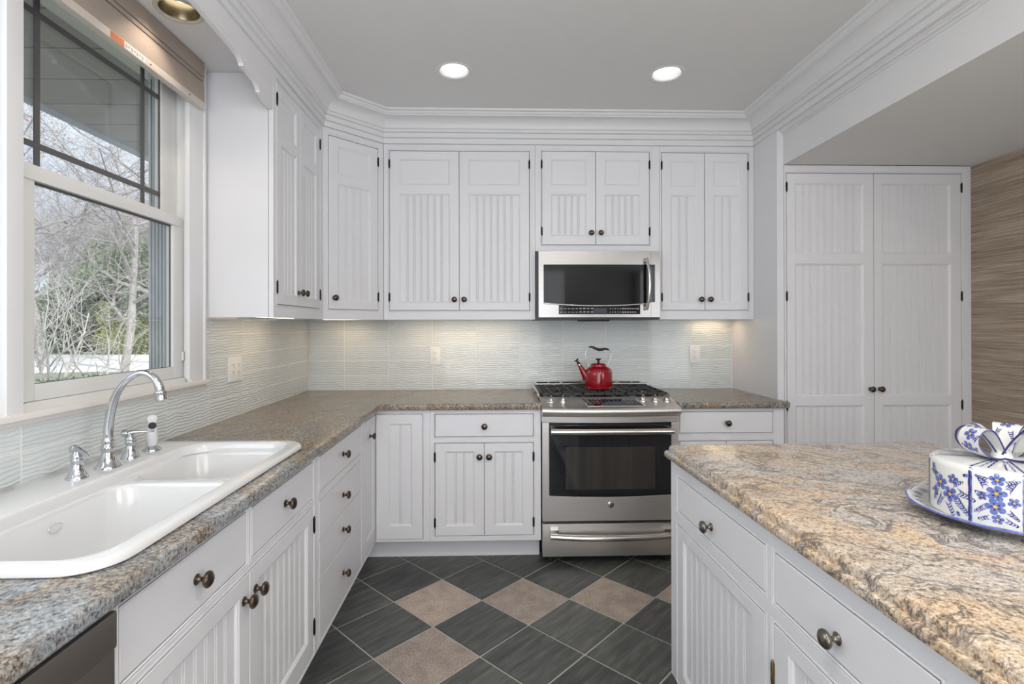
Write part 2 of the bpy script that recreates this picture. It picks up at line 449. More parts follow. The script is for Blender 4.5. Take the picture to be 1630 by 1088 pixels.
def tube(bm, pts, rad, seg=10, mi=0, flat=1.0, cap=True):
    """pts: Vectors; rad: number or list; flat squashes the section along its second axis"""
    pts = [Vector(p) for p in pts]
    n = len(pts)
    rad = [rad] * n if isinstance(rad, (int, float)) else rad
    rings = []
    up = None
    for i, p in enumerate(pts):
        t = (pts[min(i + 1, n - 1)] - pts[max(i - 1, 0)])
        t = t.normalized() if t.length > 1e-9 else Vector((0, 0, 1))
        if up is None:
            up = Vector((0, 0, 1)) if abs(t.z) < 0.9 else Vector((1, 0, 0))
        a = t.cross(up)
        a = a.normalized() if a.length > 1e-6 else t.orthogonal().normalized()
        b = a.cross(t).normalized()
        up = b
        rings.append([bm.verts.new(p + a * rad[i] * math.cos(2 * PI * k / seg) + b * rad[i] * flat * math.sin(2 * PI * k / seg)) for k in range(seg)])
    for a, b in zip(rings, rings[1:]):
        for k in range(seg):
            f = bm.faces.new((a[k], a[(k + 1) % seg], b[(k + 1) % seg], b[k])); f.material_index = mi
    if cap:
        for r in (rings[0], rings[-1]):
            f = bm.faces.new(r); f.material_index = mi
def offset_path(path, d, closed=False):
    """2-D polyline offset to its right side by d, mitred"""
    n = len(path); out = []
    for i in range(n):
        p = Vector(path[i])
        a = Vector(path[i - 1]) if (i > 0 or closed) else None
        b = Vector(path[(i + 1) % n]) if (i < n - 1 or closed) else None
        ns = []
        for s, e in ((a, p), (p, b)):
            if s is None or e is None: continue
            t = (e - s).normalized(); ns.append(Vector((t.y, -t.x)))
        m = sum(ns, Vector((0, 0)))
        m = m / m.length
        k = 1 / max(0.3, m.dot(ns[0]))
        out.append(p + m * d * k)
    return out
def sweep(bm, path, prof, closed=False, mi=0, ends=True, zfun=None):
    """prof: list of (offset to the right of the path, z)"""
    rows = []
    for d, z in prof:
        rows.append([bm.verts.new((q.x, q.y, z)) for q in offset_path(path, d, closed)])
    n = len(path)
    for a, b in zip(rows, rows[1:]):
        for i in range(n if closed else n - 1):
            j = (i + 1) % n
            f = bm.faces.new((a[i], a[j], b[j], b[i])); f.material_index = mi
    if ends and not closed:
        for i in (0, n - 1):
            try:
                f = bm.faces.new([r[i] for r in rows]); f.material_index = mi
            except ValueError: pass
    return rows
def polyfill(bm, loops, z, mi=0):
    """planar polygon with holes at height z; loops of 2-D points"""
    vv = [[Vector((p[0], p[1], z)) for p in l] for l in loops]
    flat = [v for l in vv for v in l]
    bv = [bm.verts.new(v) for v in flat]
    for t in tessellate_polygon(vv):
        try:
            f = bm.faces.new([bv[i] for i in t]); f.material_index = mi
        except ValueError: pass
    return bv
def rrect(x0, x1, y0, y1, r, n=6):
    """rounded rectangle, counter-clockwise; r number or 4 radii (x1y1, x0y1, x0y0, x1y0)"""
    if isinstance(r, (int, float)): r = (r,) * 4
    out = []
    for (cx, cy, a0), rr in zip(((x1, y1, 0), (x0, y1, 90), (x0, y0, 180), (x1, y0, 270)), r):
        sx = -1 if cx == x1 else 1
        sy = -1 if cy == y1 else 1
        for k in range(n + 1):
            a = math.radians(a0 + 90 * k / n)
            out.append((cx + sx * rr + rr * math.cos(a), cy + sy * rr + rr * math.sin(a)))
    return out

# ------------------------------------------------------------------ joinery: a faced board with moulded openings
def ring(bm, pr, a, b, mi=0):
    """pr: rect of ring a; a, b = (inset, depth) pairs"""
    x0, x1, z0, z1 = pr
    def c(i, d): return [bm.verts.new(p) for p in ((x0 + i, d, z0 + i), (x1 - i, d, z0 + i), (x1 - i, d, z1 - i), (x0 + i, d, z1 - i))]
    A, B = c(*a), c(*b)
    for k in range(4):
        f = bm.faces.new((A[k], A[(k + 1) % 4], B[(k + 1) % 4], B[k])); f.material_index = mi
def bead_cap(bm, x0, x1, z0, z1, d, pitch=0.0445):
    n = max(1, round((x1 - x0) / pitch))
    p = (x1 - x0) / n
    xs = [(x0, d)]
    g = 0.0032
    for k in range(1, n):
        c = x0 + p * k
        for q in (-0.0045, 0.0045):
            xs += [(c + q - g * 0.75, d), (c + q, d + g * 1.4), (c + q + g * 0.75, d)]
    xs.append((x1, d))
    lo = [bm.verts.new((x, y, z0)) for x, y in xs]
    hi = [bm.verts.new((x, y, z1)) for x, y in xs]
    for k in range(len(xs) - 1):
        bm.faces.new((lo[k], lo[k + 1], hi[k + 1], hi[k]))
FRAME_P = [(0, 0), (0.0012, 0.0025), (0.0026, 0.0025), (0.004, 0.0), (0.0075, -0.0006), (0.0095, 0.0015), (0.0095, 0.02)]
PANEL_P = [(0, 0), (0.0015, 0.0016), (0.006, 0.0035), (0.009, 0.0075), (0.011, 0.0085)]
def plate(bm, x0, x1, z0, z1, thick, openings, edge=0.0015, back=True):
    """front face at y=0 facing -y; openings: (x0,x1,z0,z1,profile,cap)"""
    X0, X1, Z0, Z1 = x0 + edge, x1 - edge, z0 + edge, z1 - edge
    xs = sorted({X0, X1} | {round(v, 6) for o in openings for v in o[:2]})
    zs = sorted({Z0, Z1} | {round(v, 6) for o in openings for v in o[2:4]})
    for i in range(len(xs) - 1):
        for j in range(len(zs) - 1):
            cx, cz = (xs[i] + xs[i + 1]) / 2, (zs[j] + zs[j + 1]) / 2
            if any(o[0] < cx < o[1] and o[2] < cz < o[3] for o in openings): continue
            bm.faces.new([bm.verts.new(p) for p in ((xs[i], 0, zs[j]), (xs[i + 1], 0, zs[j]), (xs[i + 1], 0, zs[j + 1]), (xs[i], 0, zs[j + 1]))])
    ring(bm, (x0, x1, z0, z1), (0, thick), (0, edge))
    ring(bm, (x0, x1, z0, z1), (0, edge), (edge, 0))
    for ox0, ox1, oz0, oz1, prof, cap in openings:
        for a, b in zip(prof, prof[1:]): ring(bm, (ox0, ox1, oz0, oz1), a, b)
        i, d = prof[-1]
        if cap == 'flat':
            bm.faces.new([bm.verts.new(p) for p in ((ox0 + i, d, oz0 + i), (ox1 - i, d, oz0 + i), (ox1 - i, d, oz1 - i), (ox0 + i, d, oz1 - i))])
        elif cap == 'bead':
            bead_cap(bm, ox0 + i, ox1 - i, oz0 + i, oz1 - i, d)
    if back:
        bm.faces.new([bm.verts.new(p) for p in ((x0, thick, z0), (x1, thick, z0), (x1, thick, z1), (x0, thick, z1))])
KNOB = [(0.0105, 0), (0.0115, 0.002), (0.0095, 0.004), (0.0062, 0.006), (0.0048, 0.010), (0.0055, 0.014), (0.0105, 0.0175), (0.0155, 0.0205), (0.0172, 0.0245), (0.0160, 0.028), (0.0115, 0.0315), (0.0055, 0.0335), (0, 0.034)]
_knob_me = {}
def add_knob(parent, x, z, mat='bronze', k=1.0):
    key = (mat, k)
    if key not in _knob_me:
        bm = newbm()
        lathe(bm, [(r * k, h * k) for r, h in KNOB], 20, Matrix.Rotation(PI / 2, 4, 'X'))
        o = link('knob', bm, M[mat], parent, 60)
        _knob_me[key] = o.data
    else:
        o = bpy.data.objects.new('knob', _knob_me[key]); COL.objects.link(o); o.parent = parent
    o.location = (x, 0.0, z)
    return o
_hinge_me = {}
def add_hinge(parent, x, z, mat='black_iron', h=0.066):
    key = (mat, h)
    if key not in _hinge_me:
        bm = newbm()
        lathe(bm, [(0, -h / 2), (0.0018, -h / 2 + 0.003), (0.0026, -h / 2 + 0.006), (0.004, -h / 2 + 0.011), (0.004, h / 2 - 0.011), (0.0026, h / 2 - 0.006), (0.0018, h / 2 - 0.003), (0, h / 2)], 10)
        box(bm, -0.0055, 0.0055, 0.0, 0.006, -h / 2 + 0.01, h / 2 - 0.01)
        o = link('hinge', bm, M[mat], parent, 50)
        _hinge_me[key] = o.data
    else:
        o = bpy.data.objects.new('hinge', _hinge_me[key]); COL.objects.link(o); o.parent = parent
    o.location = (x, -0.003, z)
    return o
def cabinet(name, label, cat, loc, rz, w, z0, z1, depth, doors=(), drawers=(), openings=(), kick=None, knob='bronze', hinge='black_iron', group=None, x0=0.0, knob_k=1.0, lift=0.0, hollow=False):
    """local frame: x to the viewer's right along the face, y into the cabinet; all z given in the room's heights"""
    t = thing(name, label, cat, (loc[0], loc[1], z0), rz, group)
    F = lambda z: z - z0
    bm = newbm()
    plate(bm, x0, w, 0, F(z1), 0.02, [(a, b, F(c), F(d), FRAME_P, None) for a, b, c, d in openings], back=False)
    link('face_frame', bm, M['white'], t)
    bm = newbm()
    if hollow:
        for q in ((x0 + 0.001, x0 + 0.019, 0.0225, depth, 0.001, F(z1) - 0.001), (w - 0.019, w - 0.001, 0.0225, depth, 0.001, F(z1) - 0.001), (x0 + 0.019, w - 0.019, 0.0225, depth, 0.001, 0.019), (x0 + 0.019, w - 0.019, depth - 0.008, depth, 0.019, F(z1) - 0.001)): box(bm, *q)
    else: box(bm, x0 + 0.001, w - 0.001, 0.0225, depth, 0.001 + lift, F(z1) - 0.001)
    if lift: box(bm, x0 + 0.001, x0 + 0.018, 0.0225, depth, 0.001, lift + 0.001); box(bm, w - 0.018, w - 0.001, 0.0225, depth, 0.001, lift + 0.001)
    link('carcass', bm, M['white'], t)
    if kick:
        kx0, kx1, ky, kz = kick
        link('toe_kick', boxm(kx0, kx1, ky, ky + 0.018, ZF - z0, 0), M['white'], t)
    g = 0.0017
    for d in doors:
        a, b, c, e = d['r']
        bm = newbm()
        plate(bm, a + g, b - g, F(c) + g, F(e) - g, 0.02, [(p[0], p[1], F(p[2]), F(p[3]), PANEL_P, p[4]) for p in d['panels']])
        o = link(d.get('name', 'door'), bm, M['white'], t)
        if 'knob' in d: add_knob(o, d['knob'][0], F(d['knob'][1]), knob, knob_k)
        for hx, hz in d.get('hinges', ()): add_hinge(o, hx, F(hz), hinge)
    for d in drawers:
        a, b, c, e = d['r']
        bm = newbm()
        plate(bm, a + g, b - g, F(c) + g, F(e) - g, 0.02, [])
        o = link('drawer', bm, M['white'], t)
        for kx, kz in d['knobs']: add_knob(o, kx, F(kz), knob, knob_k)
    return t
def grow(r, m=0.0110):
    return (r[0] - m, r[1] + m, r[2] - m, r[3] + m)
# planes of the room (metres; the camera stands at x=0, y=0)
XL, YB, XR, XW = -1.2425, 3.487, 1.652, 2.81
ZF, ZC, ZCEIL = 0.02, 0.914, 2.641
YU, XUL, ZU, ZUT = 3.18, -0.949, 1.382, 2.469
YBF, XBF = 2.855, -0.646
def struct(name, bm, mats, smooth=None, parent=None, fix=True):
    o = link(name, bm, mats, parent, smooth, fix=fix)
    if parent is None: o['kind'] = 'structure'
    return o
def quad(bm, pts, mi=0):
    f = bm.faces.new([bm.verts.new(p) for p in pts]); f.material_index = mi
    return f
def wall_with_holes(bm, axis, pos, thick, a0, a1, z0, z1, holes):
    """solid wall normal to axis; pos: the room face; thick: signed away from the room"""
    xs = sorted({a0, a1} | {v for h in holes for v in h[:2]})
    zs = sorted({z0, z1} | {v for h in holes for v in h[2:]})
    lo, hi = sorted((pos, pos + thick))
    for i in range(len(xs) - 1):
        for j in range(len(zs) - 1):
            cx, cz = (xs[i] + xs[i + 1]) / 2, (zs[j] + zs[j + 1]) / 2
            if any(h[0] < cx < h[1] and h[2] < cz < h[3] for h in holes): continue
            if axis == 'x': box(bm, lo, hi, xs[i], xs[i + 1], zs[j], zs[j + 1])
            else: box(bm, xs[i], xs[i + 1], lo, hi, zs[j], zs[j + 1])

# ================================================================== ROOM
YR = -2.6      # rear wall, behind the camera
# floor: slate laid on the diagonal with tan accents
GX, GY, GD = -0.685, 2.900, 0.2112
bm = newbm()
quad(bm, [(XL - 0.05, YR, ZF - 0.003), (3.0, YR, ZF - 0.003), (3.0, YB, ZF - 0.003), (XL - 0.05, YB, ZF - 0.003)], 0)
TAN = {(c, 2) for c in range(2, 30, 2)} | {(2, r) for r in range(2, 40, 2)}
e = 0.0042
for r in range(-4, 28):
    for c in range(-6, 22):
        if (c + r) % 2: continue
        cx, cy = GX + c * GD, GY - r * GD
        if not (XL - 0.25 < cx < 3.1 and YR - 0.2 < cy < YB + 0.2): continue
        mi = 2 if (c, r) in TAN else 1
        h = GD - e
        P = [(cx - h, cy), (cx, cy - h), (cx + h, cy), (cx, cy + h)]
        k = (h - 0.003) / h
        hi = [bm.verts.new((cx + (p[0] - cx) * k, cy + (p[1] - cy) * k, ZF)) for p in P]
        lo = [bm.verts.new((p[0], p[1], ZF - 0.004)) for p in P]
        f = bm.faces.new(hi); f.material_index = mi
        for q in range(4):
            f = bm.faces.new((lo[q], lo[(q + 1) % 4], hi[(q + 1) % 4], hi[q])); f.material_index = mi
box(bm, XL - 0.3, 3.2, YR - 0.2, YB + 0.2, ZF - 0.12, ZF - 0.006, mi=0)
struct('floor', bm, [M['floor_grout'], M['slate'], M['tan']])

bm = newbm()
LIGHTS = [(-0.19, 2.611), (0.904, 2.617), (-0.19, 0.35), (0.904, 0.35)]
SOFL = (-1.09, 1.816)
def plane_with_round_holes(bm, x0, x1, y0, y1, z, centres, r, up):
    loops = [[(x0, y0), (x1, y0), (x1, y1), (x0, y1)]]
    for cx, cy in centres:
        loops.append([(cx + r * math.cos(-2 * PI * k / 32), cy + r * math.sin(-2 * PI * k / 32)) for k in range(32)])
    polyfill(bm, loops, z)
plane_with_round_holes(bm, XL - 0.1, 3.0, YR, YB, ZCEIL, LIGHTS, 0.073, 0.1)
box(bm, XL - 0.2, 3.1, YR - 0.1, YB + 0.15, ZCEIL + 0.16, ZCEIL + 0.22)
struct('ceiling', bm, M['ceiling'])

bm = newbm()
box(bm, XL - 0.2, 3.1, YB + 0.002, YB + 0.15, ZF - 0.1, ZCEIL + 0.2)
struct('wall_back', bm, M['wall'])
bm = newbm()
box(bm, XR, 1.691, 2.92, YB, ZF, ZCEIL)
struct('wall_pantry_end', bm, M['white'])
bm = newbm()
wall_with_holes(bm, 'x', XW, 0.12, YR, YB, ZF, ZCEIL, [(-2.25, -0.25, 0.45, 2.25)])  # opening added out of view to let the side fill light in
struct('wall_right', bm, M['grasscloth'])
bm = newbm()
wall_with_holes(bm, 'y', YR, -0.12, XL - 0.2, 3.0, ZF - 0.1, ZCEIL + 0.2, [(-1.05, 0.95, 0.15, 2.3)])
struct('wall_rear', bm, M['wall'])
# left wall with two sink windows
WIN = [(1.375, 2.146, 1.10, 2.36), (0.555, 1.326, 1.10, 2.36)]
bm = newbm()
wall_with_holes(bm, 'x', XL, -0.17, YR, YB + 0.1, ZF - 0.1, ZCEIL + 0.2, [w for w in WIN])
struct('wall_left', bm, M['wall'])
# bulkhead over the passage in front of the pantry: white side, painted underside
bm = newbm()
x0, x1, y0, y1, z0, z1 = 1.691, XW, YR, 2.919, 2.275, ZCEIL + 0.001
quad(bm, [(x0, y0, z0), (x0, y1, z0), (x0, y1, z1), (x0, y0, z1)], 0)
quad(bm, [(x0, y1, z0), (x1, y1, z0), (x1, y1, z1), (x0, y1, z1)], 0)
quad(bm, [(x0, y0, z0), (x1, y0, z0), (x1, y1, z0), (x0, y1, z0)], 1)
quad(bm, [(x0, y0, z1), (x1, y0, z1), (x1, y1, z1), (x0, y1, z1)], 1)
struct('ceiling_bulkhead', bm, [M['trim'], M['ceiling']], fix=False)
# soffit board over the windows, behind the valance
bm = newbm()
plane_with_round_holes(bm, XL, XUL - 0.022, YR, 2.2485, 2.445, [SOFL], 0.066, 0.1)
box(bm, XL, XUL - 0.03, YR, 2.2485, 2.600, 2.61)
struct('ceiling_window_soffit', bm, M['trim'])

# crown moulding all round
CROWN = [(0.0, ZUT), (0.011, ZUT + 0.001), (0.012, 2.492), (0.0075, 2.494), (0.0075, 2.501), (0.020, 2.505), (0.021, 2.526), (0.0165, 2.528), (0.0165, 2.532),
         (0.029, 2.536), (0.030, 2.549), (0.026, 2.551), (0.034, 2.556), (0.036, 2.561)]
for k in range(1, 9):
    t = k / 8 * PI / 2
    CROWN.append((0.036 + 0.060 * (1 - math.cos(t)), 2.561 + 0.047 * math.sin(t)))
CROWN += [(0.1005, 2.608), (0.1005, 2.614), (0.108, 2.618), (0.113, 2.625), (0.113, 2.6285), (0.127, 2.632), (0.130, 2.641)]
PATH = [(XUL, YR), (XUL, 2.903), (-0.669, YU), (XR, YU), (XR, YR)]
bm = newbm()
sweep(bm, PATH, CROWN, ends=False)
struct('trim_1', bm, M['trim'], 20)
# frieze moulding under the crown along the bulkhead
bm = newbm()
FR = [(0.0, 2.441), (0.007, 2.443), (0.0085, 2.449), (0.005, 2.452), (0.016, 2.456), (0.018, 2.462), (0.026, 2.465), (0.0285, 2.4695)]
sweep(bm, [(1.691, 2.9195), (1.691, YR)], FR + [(0.039, 2.4695), (0.039, 2.60), (0, 2.60)])
struct('trim_2', bm, M['trim'], 20)
# filler board that closes the run above the window valance
bm = newbm()
box(bm, XUL - 0.02, XUL, YR, 2.2485, 2.386, 2.60)
struct('trim_3', bm, M['trim'])
# narrow scribe moulding between the pantry and the grasscloth
struct('trim_4', boxm(2.789, 2.8095, 2.926, 2.95, ZF, 2.2745), M['white'])

# ------------------------------------------------------------------ recessed ceiling lights
def can(name, label, loc, r, lens_mat, trim_mat, baffle, group, depth=0.022, flange=0.020, taper=0.86):
    t = thing(name, label, 'ceiling light', loc, 0, group)
    bm = newbm()
    lathe(bm, [(r, 0.0005), (r + flange * 0.3, -0.004), (r + flange * 0.8, -0.004), (r + flange, -0.0005)], 40, cap=False)
    link('trim_ring', bm, M[trim_mat], t, 50)
    bm = newbm()
    lathe(bm, [(r, 0.0), (r - 0.004, 0.006), (r * taper, depth)], 40, cap=False)
    link('baffle', bm, M[baffle], t, 50)
    bm = newbm()
    lathe(bm, [(r * taper + 0.002, depth + 0.001), (0, depth + 0.001)], 40, cap=False)
    link('lens', bm, M[lens_mat], t)
    return t
def spot(name, loc, power, col, size=0.12, rz=0):
    l = bpy.data.lights.new(name, 'AREA'); l.shape = 'DISK'; l.size = size; l.energy = power; l.color = col
    o = bpy.data.objects.new(name, l); COL.objects.link(o); o.location = loc
for (x, y), lab in zip(LIGHTS, ('round white recessed ceiling light above the cabinets left of the microwave', 'round white recessed ceiling light above the range and microwave', None, None)):
    if lab: can('recessed_light', lab, (x, y, ZCEIL), 0.074, 'lamp', 'trim', 'trim', None)
    spot('recessed_lamp', (x, y, ZCEIL + (0.026 if lab else -0.002)), 2.4 if lab else 9.0, (1, 0.90, 0.78), 0.13)  # rear pair: added out of view without fixtures, as room fill
t = can('recessed_light', 'recessed light with gold baffle and cream ring in the soffit over the sink window', (SOFL[0], SOFL[1], 2.445), 0.062, 'gold_baffle', 'cream_ring', 'gold_baffle', None, 0.10, 0.016, 0.9)
bm = newbm()
lathe(bm, [(0, -0.03), (0.022, -0.026), (0.036, -0.01), (0.038, 0.006), (0.03, 0.02), (0, 0.022)], 24, Matrix.Translation((-0.004, 0.012, 0.074)))
link('bulb', bm, M['lamp'], t, 60)
_sl = bpy.data.lights.new('sink_lamp', 'SPOT'); _sl.energy = 5; _sl.color = (1, 0.84, 0.66); _sl.spot_size = math.radians(105); _sl.spot_blend = 0.6; _sl.shadow_soft_size = 0.02
_slo = bpy.data.objects.new('sink_lamp', _sl); COL.objects.link(_slo); _slo.location = (SOFL[0], SOFL[1], 2.445 + 0.040)

# ------------------------------------------------------------------ sink windows
def window(i, y0, y1, z0, z1, detail=True):
    w = bpy.data.objects.new('window_%d' % i, None); COL.objects.link(w)
    w.location = (XL, (y0 + y1) / 2, z0); w['kind'] = 'structure'
    O = Vector((-XL, -(y0 + y1) / 2, -z0))
    def part(name, bm, mat, smooth=None):
        bmesh.ops.translate(bm, vec=O, verts=bm.verts)
        return link(name, bm, mat, w, smooth)
    bm = newbm()       # jambs, head and sloping sill
    for a, b in ((y0, y0 + 0.008), (y1 - 0.008, y1)): box(bm, XL - 0.165, XL + 0.0, a, b, z0, z1)
    box(bm, XL - 0.165, XL, y0, y1, z1 - 0.01, z1)
    box(bm, XL - 0.165, XL - 0.004, y0, y1, z0 - 0.002, 1.136)
    for a, b in ((y0 + 0.008, y0 + 0.020), (y1 - 0.020, y1 - 0.008)): box(bm, XL - 0.017, XL - 0.003, a, b, 1.136, z1 - 0.01)
    part('frame', bm, M['vinyl'])
    # lower, inner sash
    ly0, ly1 = y0 + 0.012, y1 - 0.014
    gy0, gy1 = y0 + 0.073, y1 - 0.083
    bm = newbm()
    X0, X1 = XL - 0.048, XL - 0.0195
    box(bm, X0, X1, ly0, gy0, 1.137, 1.782, 0.003); box(bm, X0, X1, gy1, ly1, 1.137, 1.782, 0.003)
    box(bm, X0, X1, gy0, gy1, 1.137, 1.183, 0.002); box(bm, X0, X1 + 0.004, gy0 - 0.05, gy1 + 0.05, 1.745, 1.783, 0.003)
    part('lower_sash', bm, M['vinyl'], 40)
    bm = newbm(); box(bm, X0 + 0.010, X0 + 0.014, gy0 - 0.004, gy1 + 0.004, 1.18, 1.75); part('lower_pane', bm, M['glass'])
    bm = newbm()
    for a, b, c, d in ((gy0 - 0.001, gy0 + 0.003, 1.183, 1.745), (gy1 - 0.004, gy1 + 0.001, 1.183, 1.745), (gy0, gy1, 1.181, 1.1845), (gy0, gy1, 1.738, 1.7455)):
        box(bm, X0 + 0.014, X0 + 0.018, a, b, c, d)
    part('glazing_gasket', bm, M['grille'])
    # upper, outer sash
    X0, X1 = XL - 0.080, XL - 0.051
    uy0, uy1 = y0 + 0.074, y1 - 0.104
    bm = newbm()
    box(bm, X0, X1, ly0, uy0, 1.76, z1 - 0.01, 0.003); box(bm, X0, X1, uy1, ly1, 1.76, z1 - 0.01, 0.003)
    box(bm, X0, X1, uy0, uy1, 1.762, 1.800, 0.002); box(bm, X0, X1, uy0, uy1, z1 - 0.045, z1 - 0.01, 0.002)
    part('upper_sash', bm, M['vinyl'], 40)
    bm = newbm(); box(bm, X0 + 0.012, X0 + 0.016, uy0 - 0.004, uy1 + 0.004, 1.797, z1 - 0.043); part('upper_pane', bm, M['glass'])
    bm = newbm()       # prairie grille
    for yy in (y0 + 0.126, y1 - 0.201): box(bm, X0 + 0.017, X0 + 0.022, yy - 0.0085, yy + 0.0085, 1.8, z1 - 0.045)
    for zz in (1.860, 2.238): box(bm, X0 + 0.0175, X0 + 0.0225, uy0, uy1, zz - 0.0085, zz + 0.0085)
    for yy in (uy1 - 0.005,): box(bm, X0 + 0.0175, X0 + 0.0225, yy, uy1, 1.8, z1 - 0.045)
    part('grille', bm, M['grille'])
    bm = newbm()       # ridged tracks on the outer jamb
    for k in range(5):
        box(bm, XL - 0.155 + 0.014 * k, XL - 0.148 + 0.014 * k, y1 - 0.022, y1 - 0.008, z0 + 0.03, z1 - 0.01)
        box(bm, XL - 0.155 + 0.014 * k, XL - 0.148 + 0.014 * k, y0 + 0.008, y0 + 0.022, z0 + 0.03, z1 - 0.01)
    part('jamb_track', bm, M['siding'])
    if detail:
        bm = newbm(); box(bm, XL - 0.0185, XL - 0.010, y1 - 0.034, y1 - 0.018, 1.205, 1.240, 0.002); part('tilt_latch', bm, M['vinyl'])
window(1, *WIN[0]); window(2, *WIN[1], detail=False)
# casing: flat boards with a back band, mullion between the windows
bm = newbm()
def casing(y0, y1, z0, z1):
    box(bm, XL, XL + 0.018, y0, y1, z0, z1, 0.0015)
casing(2.118, 2.205, 1.116, 2.44)
box(bm, XL, XL + 0.026, 2.205, 2.2155, 1.116, 2.44, 0.002)
box(bm, XL, XL + 0.010, 2.2155, 2.246, 1.118, 2.44, 0.001)
casing(1.326, 1.373, 1.116, 2.44)
box(bm, XL, XL + 0.018, 2.109, 2.118, 1.13, 2.44)
box(bm, XL, XL + 0.018, 0.46, 2.118, 2.345, 2.44)
casing(0.46, 0.58, 1.116, 2.44)
struct('trim_5', bm, M['trim'], 40)
bm = newbm()           # stool (inner sill board)
box(bm, XL - 0.02, XL + 0.030, 0.42, 2.236, 1.0995, 1.1165, 0.004)
box(bm, XL, XL + 0.014, 0.44, 2.225, 1.086, 1.0995, 0.002)
struct('trim_6', bm, M['sill'], 40)

# roman shade folded up under the soffit
t = thing('roman_shade', 'beige pleated window shade drawn up at the top of the sink window', 'window shade', (-1.21, 1.2, 2.245))
def at(bm, p): bmesh.ops.translate(bm, vec=-Vector(p), verts=bm.verts); return bm
bm = newbm()
sweep(bm, [(-1.2, 0.45), (-1.2, 2.168)], [(0.0, 2.276), (0.001, 2.300), (0.0005, 2.330), (-0.002, 2.358), (-0.018, 2.358), (-0.018, 2.276), (0, 2.276)])
link('folded_fabric', at(bm, (-1.21, 1.2, 2.245)), M['shade_fabric'], t, 50)
bm = newbm(); box(bm, -1.223, -1.197, 0.45, 2.170, 2.249, 2.276, 0.003)
link('bottom_rail', at(bm, (-1.21, 1.2, 2.245)), M['shade_rail'], t, 40)
bm = newbm(); box(bm, -1.224, -1.200, 0.45, 2.168, 2.362, 2.378, 0.004); box(bm, -1.224, -1.1985, 0.45, 2.168, 2.381, 2.4425, 0.004)
link('head_rail', at(bm, (-1.21, 1.2, 2.245)), M['shade_fabric'], t, 40)
bm = newbm(); box(bm, -1.1968, -1.1962, 1.640, 1.700, 2.2515, 2.2735, mi=0); box(bm, -1.1968, -1.1962, 1.700, 1.80, 2.2515, 2.2735, mi=1)
for k in range(7): box(bm, -1.1963, -1.1959, 1.705 + 0.013 * k, 1.713 + 0.013 * k, 2.256 + 0.004 * (k % 2), 2.268, mi=2)
link('warning_sticker', at(bm, (-1.21, 1.2, 2.245)), [M['sticker_orange'], M['sticker_white'], M['grey_plastic']], t)
bm = newbm()
bm.free()
for yy in (1.42, 1.83, 2.06):
    bm = newbm()
    lathe(bm, [(0.003, 0), (0.003, 0.0015), (0, 0.0018)], 10, Matrix.Translation((-1.197, yy, 2.262)) @ Matrix.Rotation(PI / 2, 4, 'Y'))
    link('screw', at(bm, (-1.21, 1.2, 2.245)), M['grille'], t)

# scalloped valance board between the wall cabinets over the sink
prof = [(2.2485, 2.286), (2.188, 2.287), (2.170, 2.289), (2.135, 2.297), (2.128, 2.301)]
prof = [(2.2485, 2.284), (2.185, 2.286), (2.126, 2.304), (2.124, 2.312), (2.112, 2.322), (2.100, 2.329), (2.086, 2.333), (1.985, 2.340), (1.981, 2.350), (1.968, 2.360), (1.950, 2.366), (1.925, 2.369), (1.86, 2.372), (1.70, 2.381), (1.55, 2.387), (1.40, 2.390)]
sym = 2 * 0.94
full = prof + [(sym - y, z) for y, z in reversed(prof)]
bm = newbm()
fr = [bm.verts.new((XUL - 0.001, y, z)) for y, z in full] + [bm.verts.new((XUL - 0.001, full[-1][0], 2.465)), bm.verts.new((XUL - 0.001, full[0][0], 2.465))]
bk = [bm.verts.new((v.co.x - 0.019, v.co.y, v.co.z)) for v in fr]
n = len(fr)
for i in range(n): bm.faces.new((fr[i], fr[(i + 1) % n], bk[(i + 1) % n], bk[i]))
for vs in (fr, bk):
    for tri in tessellate_polygon([[Vector((v.co.y, v.co.z, 0)) for v in vs]]): bm.faces.new([vs[i] for i in tri])
o = link('valance_board', bm, M['trim'], None, 30)
tag(o, 'white scalloped valance board over the sink window, under the crown moulding', 'valance')

